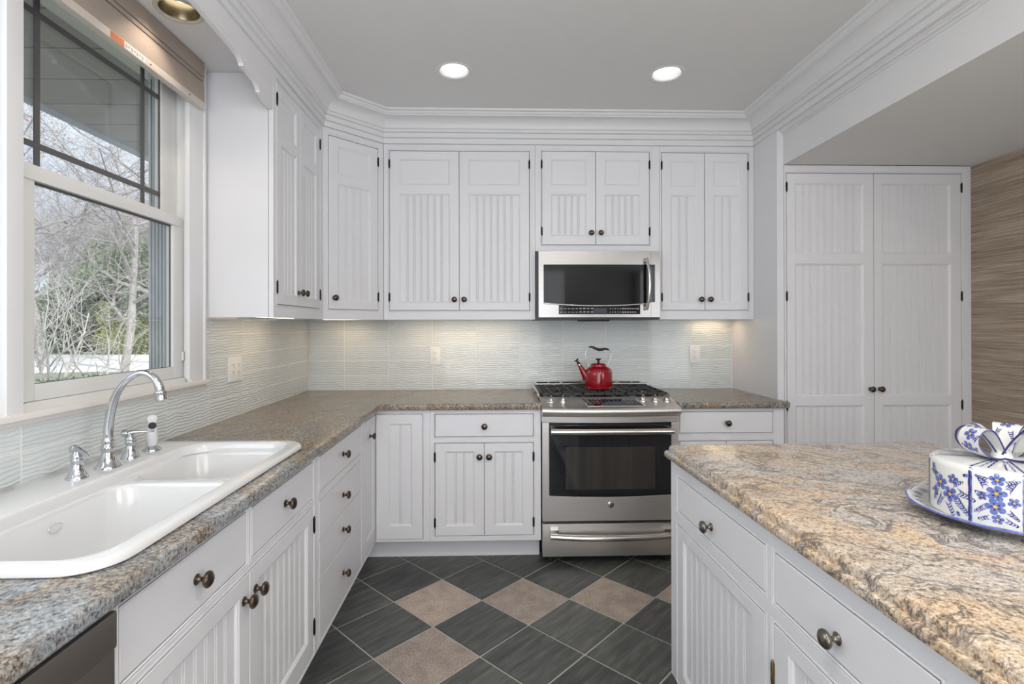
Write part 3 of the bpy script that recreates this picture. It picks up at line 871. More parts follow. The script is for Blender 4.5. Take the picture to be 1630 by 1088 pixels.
# ------------------------------------------------------------------ backsplash tiles
def backsplash(which):
    bm = newbm()
    if which == 'y': box(bm, XL + 0.009, XR, YB - 0.0076, YB + 0.001, ZC - 0.03, ZU + 0.018, mi=1)
    else:
        box(bm, XL + 0.0005, XL + 0.0076, 0.2, YB, ZC - 0.03, 1.086, mi=1)
        box(bm, XL + 0.0005, XL + 0.0076, 2.236, YB, 1.08, ZU + 0.02, mi=1)
    def tilebox(ax, a0, a1, z0, z1):
        if ax != which: return
        g = 0.0011
        a0 += g; a1 -= g; z0 += g; z1 -= g
        if a1 - a0 < 0.008 or z1 - z0 < 0.008: return
        b = 0.0016
        if ax == 'y':
            lo = [(a0, YB - 0.0045, z0), (a1, YB - 0.0045, z0), (a1, YB - 0.0045, z1), (a0, YB - 0.0045, z1)]
            hi = [(a0 + b, YB - 0.0085, z0 + b), (a1 - b, YB - 0.0085, z0 + b), (a1 - b, YB - 0.0085, z1 - b), (a0 + b, YB - 0.0085, z1 - b)]
        else:
            lo = [(XL + 0.0045, a0, z0), (XL + 0.0045, a1, z0), (XL + 0.0045, a1, z1), (XL + 0.0045, a0, z1)]
            hi = [(XL + 0.0085, a0 + b, z0 + b), (XL + 0.0085, a1 - b, z0 + b), (XL + 0.0085, a1 - b, z1 - b), (XL + 0.0085, a0 + b, z1 - b)]
        L = [bm.verts.new(p) for p in lo]; H = [bm.verts.new(p) for p in hi]
        bm.faces.new(H)
        for k in range(4): bm.faces.new((L[k], L[(k + 1) % 4], H[(k + 1) % 4], H[k]))
    zr = [ZC + 0.003] + [1.0145 + 0.0978 * k for k in range(4)] + [ZU + 0.015]
    xr = [XL + 0.012] + [-0.994 + 0.2955 * k for k in range(9)] + [XR - 0.004]
    yr = sorted([YB - 0.012] + [3.167 - 0.2985 * k for k in range(11)])
    for za, zb in zip(zr, zr[1:]):
        for a, b in zip(xr, xr[1:]): tilebox('y', a, b, za, zb)
        for a, b in zip(yr, yr[1:]):
            if za > 1.075:
                if b < 2.24: continue
                tilebox('x', max(a, 2.238), b, za, zb)
            elif zb < 1.08: tilebox('x', a, b, za, zb)
            else:
                if a < 2.238: tilebox('x', a, min(b, 2.238), za, 1.084)
                if b > 2.238: tilebox('x', max(a, 2.238), b, za, zb)
    o = link('tile_backsplash', bm, [M['tile'], M['grout']], None)
    tag(o, 'pale rippled glass tile backsplash on the back wall behind the range' if which == 'y' else 'pale rippled glass tile backsplash on the window wall behind the sink', 'backsplash')
backsplash('y')
backsplash('x')

# ================================================================== WALL CABINETS
def dr(a, b, c, d, panels, **kw):
    return dict(r=(a, b, c, d), panels=panels, **kw)
ZT, ZB2 = 2.428, 1.440
PF = (2.216, 2.378)       # small top panel
PB = (1.486, 2.164)       # beaded panel
def two_doors(x0, xm, x1, st, zt=ZT, zb=ZB2, pf=PF, pb=PB, kz=1.507, kx=0.030, hz=None, st2=None):
    hz = hz or (2.347, 1.522)
    st2 = st2 or st
    return [dr(x0, xm, zb, zt, [(x0 + st, xm - st2, pf[0], pf[1], 'flat'), (x0 + st, xm - st2, pb[0], pb[1], 'bead')], knob=(xm - kx, kz), hinges=[(x0, z) for z in hz]),
            dr(xm, x1, zb, zt, [(xm + st2, x1 - st, pf[0], pf[1], 'flat'), (xm + st2, x1 - st, pb[0], pb[1], 'bead')], knob=(xm + kx, kz), hinges=[(x1, z) for z in hz])]
# beside the window, facing right
D = two_doors(0.036, 0.282, 0.602, 0.05, kx=0.034, hz=(2.347, 1.517))
D[1]['knob'] = (0.282 + 0.062, 1.508); D[0]['knob'] = (0.282 + 0.008 - 0.03, 1.507)
D[0]['panels'] = [(0.088, 0.232, PF[0], PF[1], 'flat'), (0.088, 0.232, PB[0], PB[1], 'bead')]
D[1]['panels'] = [(0.370, 0.548, PF[0], PF[1], 'flat'), (0.370, 0.548, PB[0], PB[1], 'bead')]
# the two leaves meet half way
D[0]['r'] = (0.036, 0.318, ZB2, ZT); D[1]['r'] = (0.318, 0.602, ZB2, ZT)
D[0]['panels'] = [(0.086, 0.268, PF[0], PF[1], 'flat'), (0.086, 0.268, PB[0], PB[1], 'bead')]
D[0]['knob'] = (0.318 - 0.030, 1.507); D[1]['knob'] = (0.318 + 0.030, 1.507)
cabinet('wall_cabinet', 'tall white two-door wall cabinet beside the sink window, its plain side facing the sink', 'cabinet', (XUL, 2.25), PI / 2, 0.653, ZU, ZUT, 0.290, lift=0.02,
        doors=D, openings=[grow((0.036, 0.602, ZB2, ZT))])
# diagonal corner
dw = math.hypot(-0.669 + 0.949, YU - 2.903)
cabinet('wall_cabinet', 'white single-door wall cabinet set diagonally in the corner', 'cabinet', (XUL, 2.903), math.atan2(YU - 2.903, 0.28), dw, ZU, ZUT, 0.21, lift=0.02,
        doors=[dr(0.033, dw - 0.038, ZB2, ZT, [(0.091, dw - 0.091, PF[0], PF[1], 'flat'), (0.091, dw - 0.091, PB[0], PB[1], 'bead')], knob=(0.067, 1.506), hinges=[(dw - 0.038, 2.347), (dw - 0.038, 1.522)])],
        openings=[grow((0.033, dw - 0.038, ZB2, ZT))])
def backcab(name, label, X0, X1, z0, doors, ops):
    return cabinet(name, label, 'cabinet', (X0, YU), 0, X1 - X0, z0, ZUT, 0.300, doors=doors, openings=ops, lift=0.02 if z0 < 1.5 else 0.0)
def shift(ds, dx):
    for d in ds:
        d['r'] = (d['r'][0] - dx, d['r'][1] - dx, *d['r'][2:])
        d['panels'] = [(p[0] - dx, p[1] - dx, *p[2:]) for p in d['panels']]
        if 'knob' in d: d['knob'] = (d['knob'][0] - dx, d['knob'][1])
        d['hinges'] = [(h[0] - dx, h[1]) for h in d.get('hinges', ())]
    return ds
X0 = -0.6685
backcab('wall_cabinet', 'widest white two-door wall cabinet, left of the microwave', X0, 0.2695, ZU, shift(two_doors(-0.633, -0.202, 0.234, 0.057), X0), [grow((-0.633 - X0, 0.234 - X0, ZB2, ZT))])
X0 = 0.2705
backcab('wall_cabinet', 'short white two-door wall cabinet directly above the microwave', X0, 1.050, 1.808, shift(two_doors(0.311, 0.649, 0.988, 0.057, zb=1.848, zt=2.431, pf=(2.219, 2.383), pb=(1.902, 2.166), kz=1.921, hz=(2.350, 1.932)), X0), [grow((0.311 - X0, 0.988 - X0, 1.848, 2.431))])
X0 = 1.051
backcab('wall_cabinet', 'narrow-doored white wall cabinet right of the microwave', X0, XR - 0.001, ZU, shift(two_doors(1.065, 1.338, 1.614, 0.056, kx=0.029), X0), [grow((1.065 - X0, 1.614 - X0, ZB2, ZT))])
# light rail under the cabinets left out: the undersides are plain; strip lamps are screwed on
def strip(label, x0, x1, y, rz=0.0, z=ZU + 0.0195, power=1.0, group=None):
    cx = (x0 + x1) / 2
    t = thing('under_cabinet_light', label, 'strip light', (cx, y, z) if rz == 0 else (y, cx, z), rz)
    L = (x1 - x0) / 2
    link('housing', boxm(-L - 0.012, L + 0.012, -0.004, 0.022, -0.012, -0.0005, 0.002), M['ivory_plastic'], t)
    link('lens', boxm(-L, L, -0.010, 0.016, -0.0165, -0.0125, 0.001), M['strip_lamp'], t)
    l = bpy.data.lights.new('strip_lamp', 'AREA'); l.shape = 'RECTANGLE'; l.size = 2 * L; l.size_y = 0.02; l.energy = power; l.color = (1, 0.70, 0.40)
    o = bpy.data.objects.new('strip_lamp', l); COL.objects.link(o); o.parent = t; o.location = (0, 0.002, -0.019)
strip('warm strip light under the wall cabinet beside the window', 2.40, 2.80, -1.08, PI / 2, power=0.30)
strip('warm strip light under the diagonal corner cabinet', -1.08, -0.84, 3.32, power=0.24)
strip('warm strip light under the widest wall cabinet', -0.55, 0.15, 3.31, power=0.58)
strip('warm strip light under the wall cabinet right of the microwave', 1.375, 1.59, 3.40, power=0.22)

# ================================================================== PANTRY
X0 = 1.6945
PD = []
for (a, b, px0, px1, kx, hx) in ((1.708, 2.2245, 1.757, 2.163, 2.199, 1.708), (2.2245, 2.747, 2.274, 2.682, 2.254, 2.747)):
    PD.append(dr(a, b, 0.16, 2.2265, [(px0, px1, 1.758, 2.169, 'bead'), (px0, px1, 0.932, 1.702, 'bead'), (px0, px1, 0.24, 0.879, 'bead')], knob=(kx, 0.973), hinges=[(hx, 2.145), (hx, 1.512), (hx, 0.878)]))
cabinet('pantry_cabinet', 'floor-to-ceiling white pantry cabinet with two tall beadboard doors', 'cabinet', (X0, 2.92), 0, 2.788 - X0, ZF, 2.2725, 0.5,
        doors=shift(PD, X0), openings=[grow((1.708 - X0, 2.747 - X0, 0.16, 2.2265))])

# ================================================================== BASE CABINETS
ZD0, ZD1 = 0.162, 0.692
bs = (0.23, 0.646)
y0 = 0.874
# under the sink, facing right
cabinet('sink_base_cabinet', 'white base cabinet under the sink with two drawers over two beadboard doors', 'cabinet', (XBF, y0), PI / 2, 1.907 - y0, 0.147, 0.879, 0.585,
        doors=[dr(0.031, 0.507, ZD0, ZD1, [(0.088, 0.452, bs[0], bs[1], 'bead')], knob=(0.475, 0.628), hinges=[(0.031, 0.626), (0.031, 0.258)]),
               dr(0.507, 0.994, ZD0, ZD1, [(0.562, 0.938, bs[0], bs[1], 'bead')], knob=(0.540, 0.628), hinges=[(0.994, 0.626), (0.994, 0.258)])],
        drawers=[dict(r=(0.031, 0.491, 0.721, 0.856), knobs=[(0.262, 0.790)]), dict(r=(0.521, 0.989, 0.721, 0.856), knobs=[(0.742, 0.790)])],
        openings=[grow((0.031, 0.994, ZD0, ZD1)), grow((0.031, 0.491, 0.721, 0.856)), grow((0.521, 0.989, 0.721, 0.856))],
        kick=(0.0, 1.033, 0.07, 0.147), knob_k=1.06, hollow=True)
y0 = 1.908
cabinet('drawer_cabinet', 'white base cabinet with a stack of four drawers', 'cabinet', (XBF, y0), PI / 2, 2.572 - y0, 0.147, 0.879, 0.585,
        drawers=[dict(r=(0.024, 0.632, a, b), knobs=[(0.328, k)]) for a, b, k in ((0.721, 0.856, 0.790), (0.5395, 0.688, 0.613), (0.394, 0.5395, 0.464), (0.162, 0.394, 0.276))],
        openings=[grow((0.024, 0.632, 0.721, 0.856)), grow((0.024, 0.632, 0.162, 0.688))], kick=(0.0, 0.664, 0.07, 0.147))
# corner unit with a folding pair of doors
t = thing('corner_base_cabinet', 'white corner base cabinet with two beadboard doors meeting at the inside corner', 'cabinet', (XBF, YBF, 0.147))
def lz(z): return z - 0.147
R90 = Matrix.Rotation(PI / 2, 4, 'Z')
zt = 0.855
bm = newbm()
plate(bm, 0.0, 0.301, 0, lz(0.879), 0.02, [(-0.02, 0.2707, lz(ZD0) - 0.0107, lz(zt) + 0.0107, FRAME_P, None)], back=False)
link('face_frame', bm, M['white'], t)
bm = newbm()
plate(bm, -0.282, 0.0, 0, lz(0.879), 0.02, [(-0.2617, 0.02, lz(ZD0) - 0.0107, lz(zt) + 0.0107, FRAME_P, None)], back=False)
bmesh.ops.transform(bm, matrix=R90, verts=bm.verts)
link('face_frame', bm, M['white'], t)
bm = newbm(); plate(bm, 0.002, 0.2588, lz(ZD0) + 0.001, lz(zt) - 0.001, 0.02, [(0.070, 0.202, lz(0.234), lz(0.803), PANEL_P, 'bead')])
link('door', bm, M['white'], t)
bm = newbm(); plate(bm, -0.2498, -0.002, lz(ZD0) + 0.001, lz(zt) - 0.001, 0.02, [(-0.200, -0.052, lz(0.234), lz(0.803), PANEL_P, 'bead')])
o = link('door', bm, M['white'], t)
o.rotation_euler = (0, 0, PI / 2)
add_knob(o, -0.135, lz(0.763))
bm = newbm()
box(bm, 0.0, 0.300, 0.0225, 0.58, 0.001, 0.731); box(bm, -0.58, -0.0225, -0.281, 0.58, 0.001, 0.731)
link('carcass', bm, M['white'], t)
bm = newbm(); box(bm, -0.07, 0.301, 0.105, 0.12, ZF - 0.147, 0); box(bm, -0.088, -0.070, -0.282, 0.12, ZF - 0.147, 0)
link('toe_kick', bm, M['white'], t)
X0 = -0.3445
cabinet('base_cabinet', 'white base cabinet left of the range, one wide drawer over two doors', 'cabinet', (X0, YBF), 0, 0.2715 - X0, 0.147, 0.879, 0.585,
        doors=shift([dr(-0.319, -0.044, 0.177, ZD1, [(-0.262, -0.098, 0.23, 0.646, 'bead')], knob=(-0.071, 0.618), hinges=[(-0.319, 0.615), (-0.319, 0.250)]),
               dr(-0.044, 0.230, 0.177, ZD1, [(0.010, 0.174, 0.23, 0.646, 'bead')], knob=(-0.018, 0.618), hinges=[(0.230, 0.615), (0.230, 0.250)])], X0),
        drawers=[dict(r=(-0.319 - X0, 0.230 - X0, 0.727, 0.853), knobs=[(-0.043 - X0, 0.786)])],
        openings=[grow((-0.319 - X0, 0.230 - X0, 0.177, ZD1)), grow((-0.319 - X0, 0.230 - X0, 0.727, 0.853))], kick=(0.0, 0.616, 0.105, 0.147))
X0 = 1.0415
cabinet('base_cabinet', 'white base cabinet right of the range, one drawer over two doors', 'cabinet', (X0, YBF), 0, XR - 0.001 - X0, 0.147, 0.879, 0.585,
        doors=shift([dr(1.056, 1.322, 0.177, 0.693, [(1.11, 1.268, 0.23, 0.646, 'bead')], knob=(1.295, 0.618), hinges=[(1.056, 0.615), (1.056, 0.250)]),
               dr(1.322, 1.588, 0.177, 0.693, [(1.376, 1.534, 0.23, 0.646, 'bead')], knob=(1.349, 0.618), hinges=[(1.588, 0.615), (1.588, 0.250)])], X0),
        drawers=[dict(r=(1.056 - X0, 1.588 - X0, 0.737, 0.857), knobs=[(1.325 - X0, 0.795)])],
        openings=[grow((1.056 - X0, 1.588 - X0, 0.177, 0.693)), grow((1.056 - X0, 1.588 - X0, 0.737, 0.857))], kick=(0.0, 0.609, 0.105, 0.147))

# dishwasher
t = thing('dishwasher', 'dark steel dishwasher front under the counter beside the sink cabinet', 'dishwasher', (XBF, 0.27, ZF), PI / 2)
link('door', boxm(0.004, 0.598, -0.020, 0.02, 0.08, 0.788, 0.004), M['dishwasher'], t, 40)
link('control_lip', boxm(0.004, 0.598, -0.024, 0.02, 0.790, 0.852, 0.006), M['dishwasher'], t, 40)
link('tub', boxm(0.006, 0.596, 0.0225, 0.56, 0.02, 0.85), M['dishwasher'], t)

# ================================================================== COUNTERTOPS
# edge: flat top arris, rounded nose; offsets are measured outward from the straight front line
EDGE = [(-0.030, ZC), (-0.0045, ZC), (-0.0022, ZC - 0.0008), (-0.0006, ZC - 0.0026), (0, ZC - 0.0055), (0, ZC - 0.026), (-0.0012, ZC - 0.0305), (-0.005, ZC - 0.0338), (-0.060, ZC - 0.0338)]
XE, YE = -0.615, 2.822
arc = [(XE + 0.052 - 0.052 * math.cos(a), YE - 0.052 + 0.052 * math.sin(a)) for a in [k * PI / 16 for k in range(9)]]
front = [(XE, -0.4)] + [(x, y) for x, y in arc] + [(0.2715, YE)]
bm = newbm()
rows = sweep(bm, front, EDGE, ends=False)
SK = rrect(-1.205, -0.690, 0.925, 1.835, 0.06)
inner = [(v.co.x, v.co.y) for v in rows[0]]
outl = inner + [(0.2715, YB - 0.008), (XL + 0.008, YB - 0.008), (XL + 0.008, -0.4)]
polyfill(bm, [outl, SK[::-1]], ZC)
inb = [(v.co.x, v.co.y) for v in rows[-1]]
polyfill(bm, [inb + [(0.2715, YB - 0.008), (XL + 0.008, YB - 0.008), (XL + 0.008, -0.4)], SK[::-1]], ZC - 0.0338)
# back, ends and the cut-out's wall
def ribbon(bm, pts, z0, z1, closed=False):
    n = len(pts)
    lo = [bm.verts.new((p[0], p[1], z0)) for p in pts]; hi = [bm.verts.new((p[0], p[1], z1)) for p in pts]
    for i in range(n if closed else n - 1): bm.faces.new((lo[i], lo[(i + 1) % n], hi[(i + 1) % n], hi[i]))
ribbon(bm, SK, ZC - 0.0338, ZC, True)
ribbon(bm, [(0.2715, YE - 0.001), (0.2715, YB - 0.008), (XL + 0.008, YB - 0.008), (XL + 0.008, -0.4), (XE, -0.4)], ZC - 0.0338, ZC)
bmesh.ops.remove_doubles(bm, verts=bm.verts, dist=0.0002)
o = link('granite_countertop', bm, M['granite'], None, 35)
tag(o, 'L-shaped grey and brown speckled granite countertop around the sink and along the back wall', 'countertop')
bm = newbm()
rows = sweep(bm, [(1.0415, YE), (1.640, YE), (1.668, YE), (1.668, 2.918)], EDGE, ends=False)
polyfill(bm, [[(v.co.x, v.co.y) for v in rows[0]] + [(1.6505, 2.918), (1.6505, YB - 0.008), (1.0415, YB - 0.008)]], ZC)
polyfill(bm, [[(v.co.x, v.co.y) for v in rows[-1]] + [(1.6505, 2.918), (1.6505, YB - 0.008), (1.0415, YB - 0.008)]], ZC - 0.0338)
ribbon(bm, [(1.0415, YE), (1.0415, YB - 0.008)], ZC - 0.0338, ZC)
o = link('granite_countertop', bm, M['granite'], None, 35)
tag(o, 'short grey speckled granite countertop between range and pantry', 'countertop')

# ================================================================== SINK
t = thing('kitchen_sink', 'white enamelled double-bowl sink set into the granite counter under the window', 'sink', (-0.95, 1.37, ZC))
def loc3(bm, p):
    bmesh.ops.translate(bm, vec=-Vector(p), verts=bm.verts); return bm
SP = (-0.95, 1.37, ZC)
sx0, sx1, sy0, sy1 = -1.2305, -0.663, 0.886, 1.872
NR = 8
def rr(i, z, r): return [(x, y, z) for x, y in rrect(sx0 + i * 0.4, sx1 - i, sy0 + i, sy1 - i, (r, 0.03, 0.03, r), NR)]
bm = newbm()
def loft(bm, loops, close_last=False, mi=0):
    V = [[bm.verts.new(p) for p in l] for l in loops]
    n = len(V[0])
    for a, b in zip(V, V[1:]):
        for k in range(n):
            f = bm.faces.new((a[k], a[(k + 1) % n], b[(k + 1) % n], b[k])); f.material_index = mi
    if close_last: bm.faces.new(V[-1])
    return V
R0 = 0.085
V = loft(bm, [rr(0.004, ZC + 0.0005, R0), rr(0.0, ZC + 0.004, R0), rr(0.0005, ZC + 0.010, R0), rr(0.003, ZC + 0.0155, R0), rr(0.008, ZC + 0.0185, R0 - 0.004), rr(0.014, ZC + 0.0195, R0 - 0.008)])
top = [(v.co.x, v.co.y) for v in V[-1]]
# common recess (back corner beside the faucet deck is drawn in)
bx0, bx1, by0, by1 = -1.062, -0.697, 0.915, 1.838
def rec(i, r=0.07): return rrect(bx0 + i, bx1 - i, by0 + i, by1 - i, (r, 0.09, 0.09, r), NR)
rec0 = rec(0)
bv = polyfill(bm, [top, rec0[::-1]], ZC + 0.0195)
loft(bm, [[(x, y, ZC + 0.0195) for x, y in rec(0)], [(x, y, ZC + 0.0185) for x, y in rec(0.004)], [(x, y, ZC + 0.014) for x, y in rec(0.008)], [(x, y, ZC - 0.004) for x, y in rec(0.011)], [(x, y, ZC - 0.010) for x, y in rec(0.0125)]])
YM0, YM1 = 1.462, 1.500
def bowl(y0, y1, depth, r=0.065):
    def L(i, z, rr_): return [(x, y, z) for x, y in rrect(bx0 + 0.0125 + i, bx1 - 0.0125 - i, y0 + i, y1 - i, rr_, NR)]
    ls = [L(0, ZC - 0.010, r), L(0.003, ZC - 0.013, r), L(0.006, ZC - 0.024, r)]
    ls += [L(0.018, ZC - depth * 0.7, r), L(0.024, ZC - depth * 0.88, r), L(0.038, ZC - depth * 0.97, r), L(0.062, ZC - depth, r), L(0.11, ZC - depth - 0.003, 0.05)]
    loft(bm, ls, True)
    return [(x, y) for x, y in rrect(bx0 + 0.0125, bx1 - 0.0125, y0, y1, r, NR)]
b1 = bowl(by0 + 0.0125, YM0, 0.205)
b2 = bowl(YM1, by1 - 0.0125, 0.165)
polyfill(bm, [rec(0.0125), b1[::-1], b2[::-1]], ZC - 0.010)
bmesh.ops.remove_doubles(bm, verts=bm.verts, dist=0.0004)
link('basin', loc3(bm, SP), M['enamel'], t, 50)
for cy, dz in ((1.2, 0.2075), (1.66, 0.1675)):
    bm = newbm(); lathe(bm, [(0.001, 0), (0.028, 0), (0.040, 0.003), (0.044, 0.002), (0.045, 0)], 24, Matrix.Translation((-0.885, cy, ZC - dz)), cap=False)
    link('drain', loc3(bm, SP), M['steel_bright'], t, 50)
bm = newbm()
ell = [Vector((-1.0365 - 0.08 * 0.0095 * math.sin(a), 1.245 + 0.020 * math.cos(a), ZC - 0.050 + 0.0095 * math.sin(a))) for a in [k * PI / 12 for k in range(25)]]
tube(bm, ell, 0.0009, 6, cap=False)
link('maker_badge', loc3(bm, SP), M['steel_bright'], t, 50)

# ------------------------------------------------------------------ faucet, handles, sprayer
DZ = ZC + 0.0195
t = thing('kitchen_faucet', 'tall polished chrome gooseneck faucet in the middle of the sink deck', 'faucet', (-1.117, 1.52, DZ))
bm = newbm()
lathe(bm, [(0, 0), (0.033, 0), (0.0335, 0.003), (0.031, 0.007), (0.0255, 0.013), (0.021, 0.022), (0.0175, 0.034), (0.0158, 0.044), (0.0155, 0.05), (0.0185, 0.053), (0.0195, 0.058), (0.0178, 0.063), (0.0148, 0.066), (0.0145, 0.071), (0.0168, 0.075), (0.0165, 0.080), (0.013, 0.085), (0.0125, 0.09)], 32)
link('base', bm, M['chrome'], t, 50)
sp = [(0.0, 0, 0.080), (0.002, 0, 0.12), (0.010, 0, 0.170), (0.024, 0, 0.212), (0.047, 0, 0.247), (0.079, 0, 0.270), (0.104, 0, 0.2735), (0.129, 0, 0.262), (0.145, 0, 0.239), (0.152, 0, 0.207)]
cp = catmull(sp, 6)
bm = newbm()
tube(bm, cp, [0.0128 - 0.004 * min(1, i / (len(cp) * 0.62)) + 0.0052 * max(0, (i / (len(cp) - 1) - 0.68) / 0.32) for i in range(len(cp))], 24)
link('spout', bm, M['chrome'], t, 50)
bm = newbm()
d = (cp[-1] - cp[-3]).normalized()
rot = d.to_track_quat('Z', 'Y').to_matrix().to_4x4()
lathe(bm, [(0.0135, -0.016), (0.0162, -0.013), (0.0165, -0.008), (0.0145, -0.004), (0.0150, 0.004), (0.0155, 0.012), (0.013, 0.013), (0, 0.012)], 28, Matrix.Translation(cp[-1]) @ rot)
link('aerator', bm, M['chrome'], t, 50)
def faucet_handle(label, x, y, ang, up):
    t = thing('faucet_handle', label, 'faucet handle', (x, y, DZ), ang)
    bm = newbm()
    lathe(bm, [(0, 0), (0.0255, 0), (0.026, 0.003), (0.022, 0.009), (0.017, 0.019), (0.0138, 0.031), (0.0125, 0.040), (0.0128, 0.044), (0.0155, 0.047), (0.016, 0.051), (0.0145, 0.055), (0.0155, 0.058), (0.0145, 0.063), (0.011, 0.068), (0.0085, 0.073), (0, 0.075)], 28)
    link('base', bm, M['chrome'], t, 50)
    bm = newbm()
    lv = catmull([(-0.008, 0, 0.074), (0.004, 0, 0.079), (0.022, 0, 0.079 + up * 0.2), (0.045, 0, 0.078 + up * 0.5), (0.062, 0, 0.075 + up)], 5)
    tube(bm, lv, [0.0085, 0.0095, 0.0095, 0.009, 0.008, 0.0072, 0.0066, 0.006, 0.0055, 0.005, 0.0046, 0.0042, 0.004, 0.0038, 0.0036, 0.0035, 0.0034, 0.0034, 0.0035, 0.004, 0.0045][:len(lv)], 14)
    lathe(bm, [(0, -0.011), (0.006, -0.0105), (0.0115, -0.006), (0.0115, 0.004), (0.009, 0.010), (0, 0.012)], 20, Matrix.Translation((-0.014, 0, 0.077)) @ Matrix.Rotation(PI / 2, 4, 'Y'))
    link('lever', bm, M['chrome'], t, 60)
    return t
faucet_handle('chrome faucet handle left of the gooseneck spout, its short lever pointing forward', -1.119, 1.412, math.radians(-28), -0.012)
faucet_handle('chrome faucet handle between gooseneck spout and white side sprayer, lever pointing right', -1.128, 1.628, math.radians(18), 0.004)
t = thing('side_sprayer', 'white side sprayer standing in a chrome ring at the right end of the sink deck', 'sprayer', (-1.125, 1.725, DZ), math.radians(-52))
bm = newbm()
lathe(bm, [(0, 0), (0.026, 0), (0.0265, 0.003), (0.0225, 0.008), (0.0175, 0.013), (0.016, 0.016), (0, 0.016)], 28)
link('base_ring', bm, M['chrome'], t, 50)
bm = newbm()
lathe(bm, [(0.0125, 0.014), (0.0135, 0.020), (0.0165, 0.030), (0.0168, 0.045), (0.0158, 0.062), (0.0135, 0.078), (0.0125, 0.086), (0.0145, 0.096), (0.0155, 0.104), (0.0145, 0.112), (0.0095, 0.1165), (0, 0.1175)], 28)
link('sprayer_body', bm, M['enamel'], t, 50)
bm = newbm()
lathe(bm, [(0, 0), (0.0105, 0), (0.0115, 0.003), (0.0095, 0.006), (0, 0.0065)], 24, Matrix.Translation((0.011, 0, 0.083)) @ Matrix.Rotation(PI / 2, 4, 'Y'))
link('trigger', bm, M['black_plastic'], t, 50)
bm = newbm()
lathe(bm, [(0, -0.012), (0.009, -0.011), (0.0135, -0.004), (0.0142, 0.0), (0.0125, 0.0022), (0.0095, 0.001), (0.008, 0.0022), (0, 0.0026)], 28, Matrix.Translation((0.010, 0, 0.104)) @ Matrix.Rotation(math.radians(82), 4, 'Y'))
link('spray_ring', bm, M['ivory_plastic'], t, 50)

# ================================================================== RANGE
RX0, RX1, RYF = 0.278, 1.035, 2.822
RC = (RX0 + RX1) / 2
t = thing('gas_range', 'stainless steel slide-in gas range between the base cabinets, under the microwave', 'range', (RC, RYF, ZF))
def rl(bm): return loc3(bm, (RC, RYF, ZF))
link('body', rl(boxm(RX0 + 0.003, RX1 - 0.003, RYF + 0.035, 3.44, 0.075, 0.905)), M['black_plastic'], t)
bm = newbm()
for x in (RX0 + 0.05, RX1 - 0.05):
    for y in (RYF + 0.05, 3.35): lathe(bm, [(0.014, 0), (0.014, 0.06)], 12, Matrix.Translation((x, y, ZF)))
link('levelling_feet', rl(bm), M['black_plastic'], t)
# door: steel surround with a curved lower edge to the glass
bm = newbm()
dx0, dx1, dz0, dz1 = RX0, RX1, 0.264, 0.808
gx0, gx1, gz1 = 0.314, 0.996, 0.8072
N = 24
def gz(x): return 0.396 - 0.0 + 0.010 * ((x - RC) / 0.34) ** 2
box(bm, dx0, dx1, RYF + 0.004, RYF + 0.035, dz0, dz1 - 0.001, 0.002)
for a, b in ((dx0, gx0), (gx1, dx1)): quad(bm, [(a, RYF, dz0), (b, RYF, dz0), (b, RYF, dz1), (a, RYF, dz1)])
for k in range(N):
    xa, xb = gx0 + (gx1 - gx0) * k / N, gx0 + (gx1 - gx0) * (k + 1) / N
    quad(bm, [(xa, RYF, dz0), (xb, RYF, dz0), (xb, RYF, gz(xb)), (xa, RYF, gz(xa))])
ring_r = (dx0, dx1, dz0, dz1)
def rring(bm, r, a, b, yo):
    x0, x1, z0, z1 = r
    def c(i, d): return [bm.verts.new(p) for p in ((x0 + i, yo + d, z0 + i), (x1 - i, yo + d, z0 + i), (x1 - i, yo + d, z1 - i), (x0 + i, yo + d, z1 - i))]
    A, B = c(*a), c(*b)
    for k in range(4): bm.faces.new((A[k], A[(k + 1) % 4], B[(k + 1) % 4], B[k]))
rring(bm, ring_r, (0, 0.005), (0, 0), RYF)
link('oven_door', rl(bm), M['steel'], t)
bm = newbm()
pts = [(gx0, gz(gx0))] + [(gx0 + (gx1 - gx0) * k / N, gz(gx0 + (gx1 - gx0) * k / N)) for k in range(1, N + 1)] + [(gx1, gz1), (gx0, gz1)]
vs = [bm.verts.new((x, RYF - 0.0015, z)) for x, z in pts]
for tri in tessellate_polygon([[Vector((x, z, 0)) for x, z in pts]]): bm.faces.new([vs[i] for i in tri])
vb = [bm.verts.new((x, RYF + 0.003, z)) for x, z in pts]
for i in range(len(pts)): bm.faces.new((vs[i], vs[(i + 1) % len(pts)], vb[(i + 1) % len(pts)], vb[i]))
g_ = link('door_glass', rl(bm), M['black_glass'], t)
bm = newbm()
tube(bm, [Vector((x, RYF - 0.002, z - 0.001)) for x, z in [(gx0, gz1 - 0.012)] + pts[:N + 1] + [(gx1, gz1 - 0.012)]], 0.0016, 6)
link('glass_trim', rl(bm), M['steel_bright'], t, 60)
bm = newbm()
box(bm, 0.405, 0.905, RYF - 0.0025, RYF - 0.0005, 0.438, 0.672, 0.001)
link('oven_window', rl(bm), M['oven_inner'], t)
def bar_handle(name, x0, x1, z, y_end, bow, r, flat=1.0):
    bm = newbm()
    P = []
    n = 22
    for k in range(n + 1):
        u = k / n
        P.append(Vector((x0 + (x1 - x0) * u, y_end - bow * (1 - (2 * u - 1) ** 2), z)))
    tube(bm, P, [r * (0.9 if k in (0, n) else 1) for k in range(n + 1)], 20)
    for x in (x0 + 0.016, x1 - 0.016):
        box(bm, x - 0.014, x + 0.014, y_end - 0.002, RYF + 0.002, z - r * 0.75, z + r * 0.95, 0.004)
    return link(name, rl(bm), M['steel_bright'], t, 50)
bar_handle('door_handle', 0.320, 0.991, 0.766, RYF - 0.050, 0.010, 0.0175)
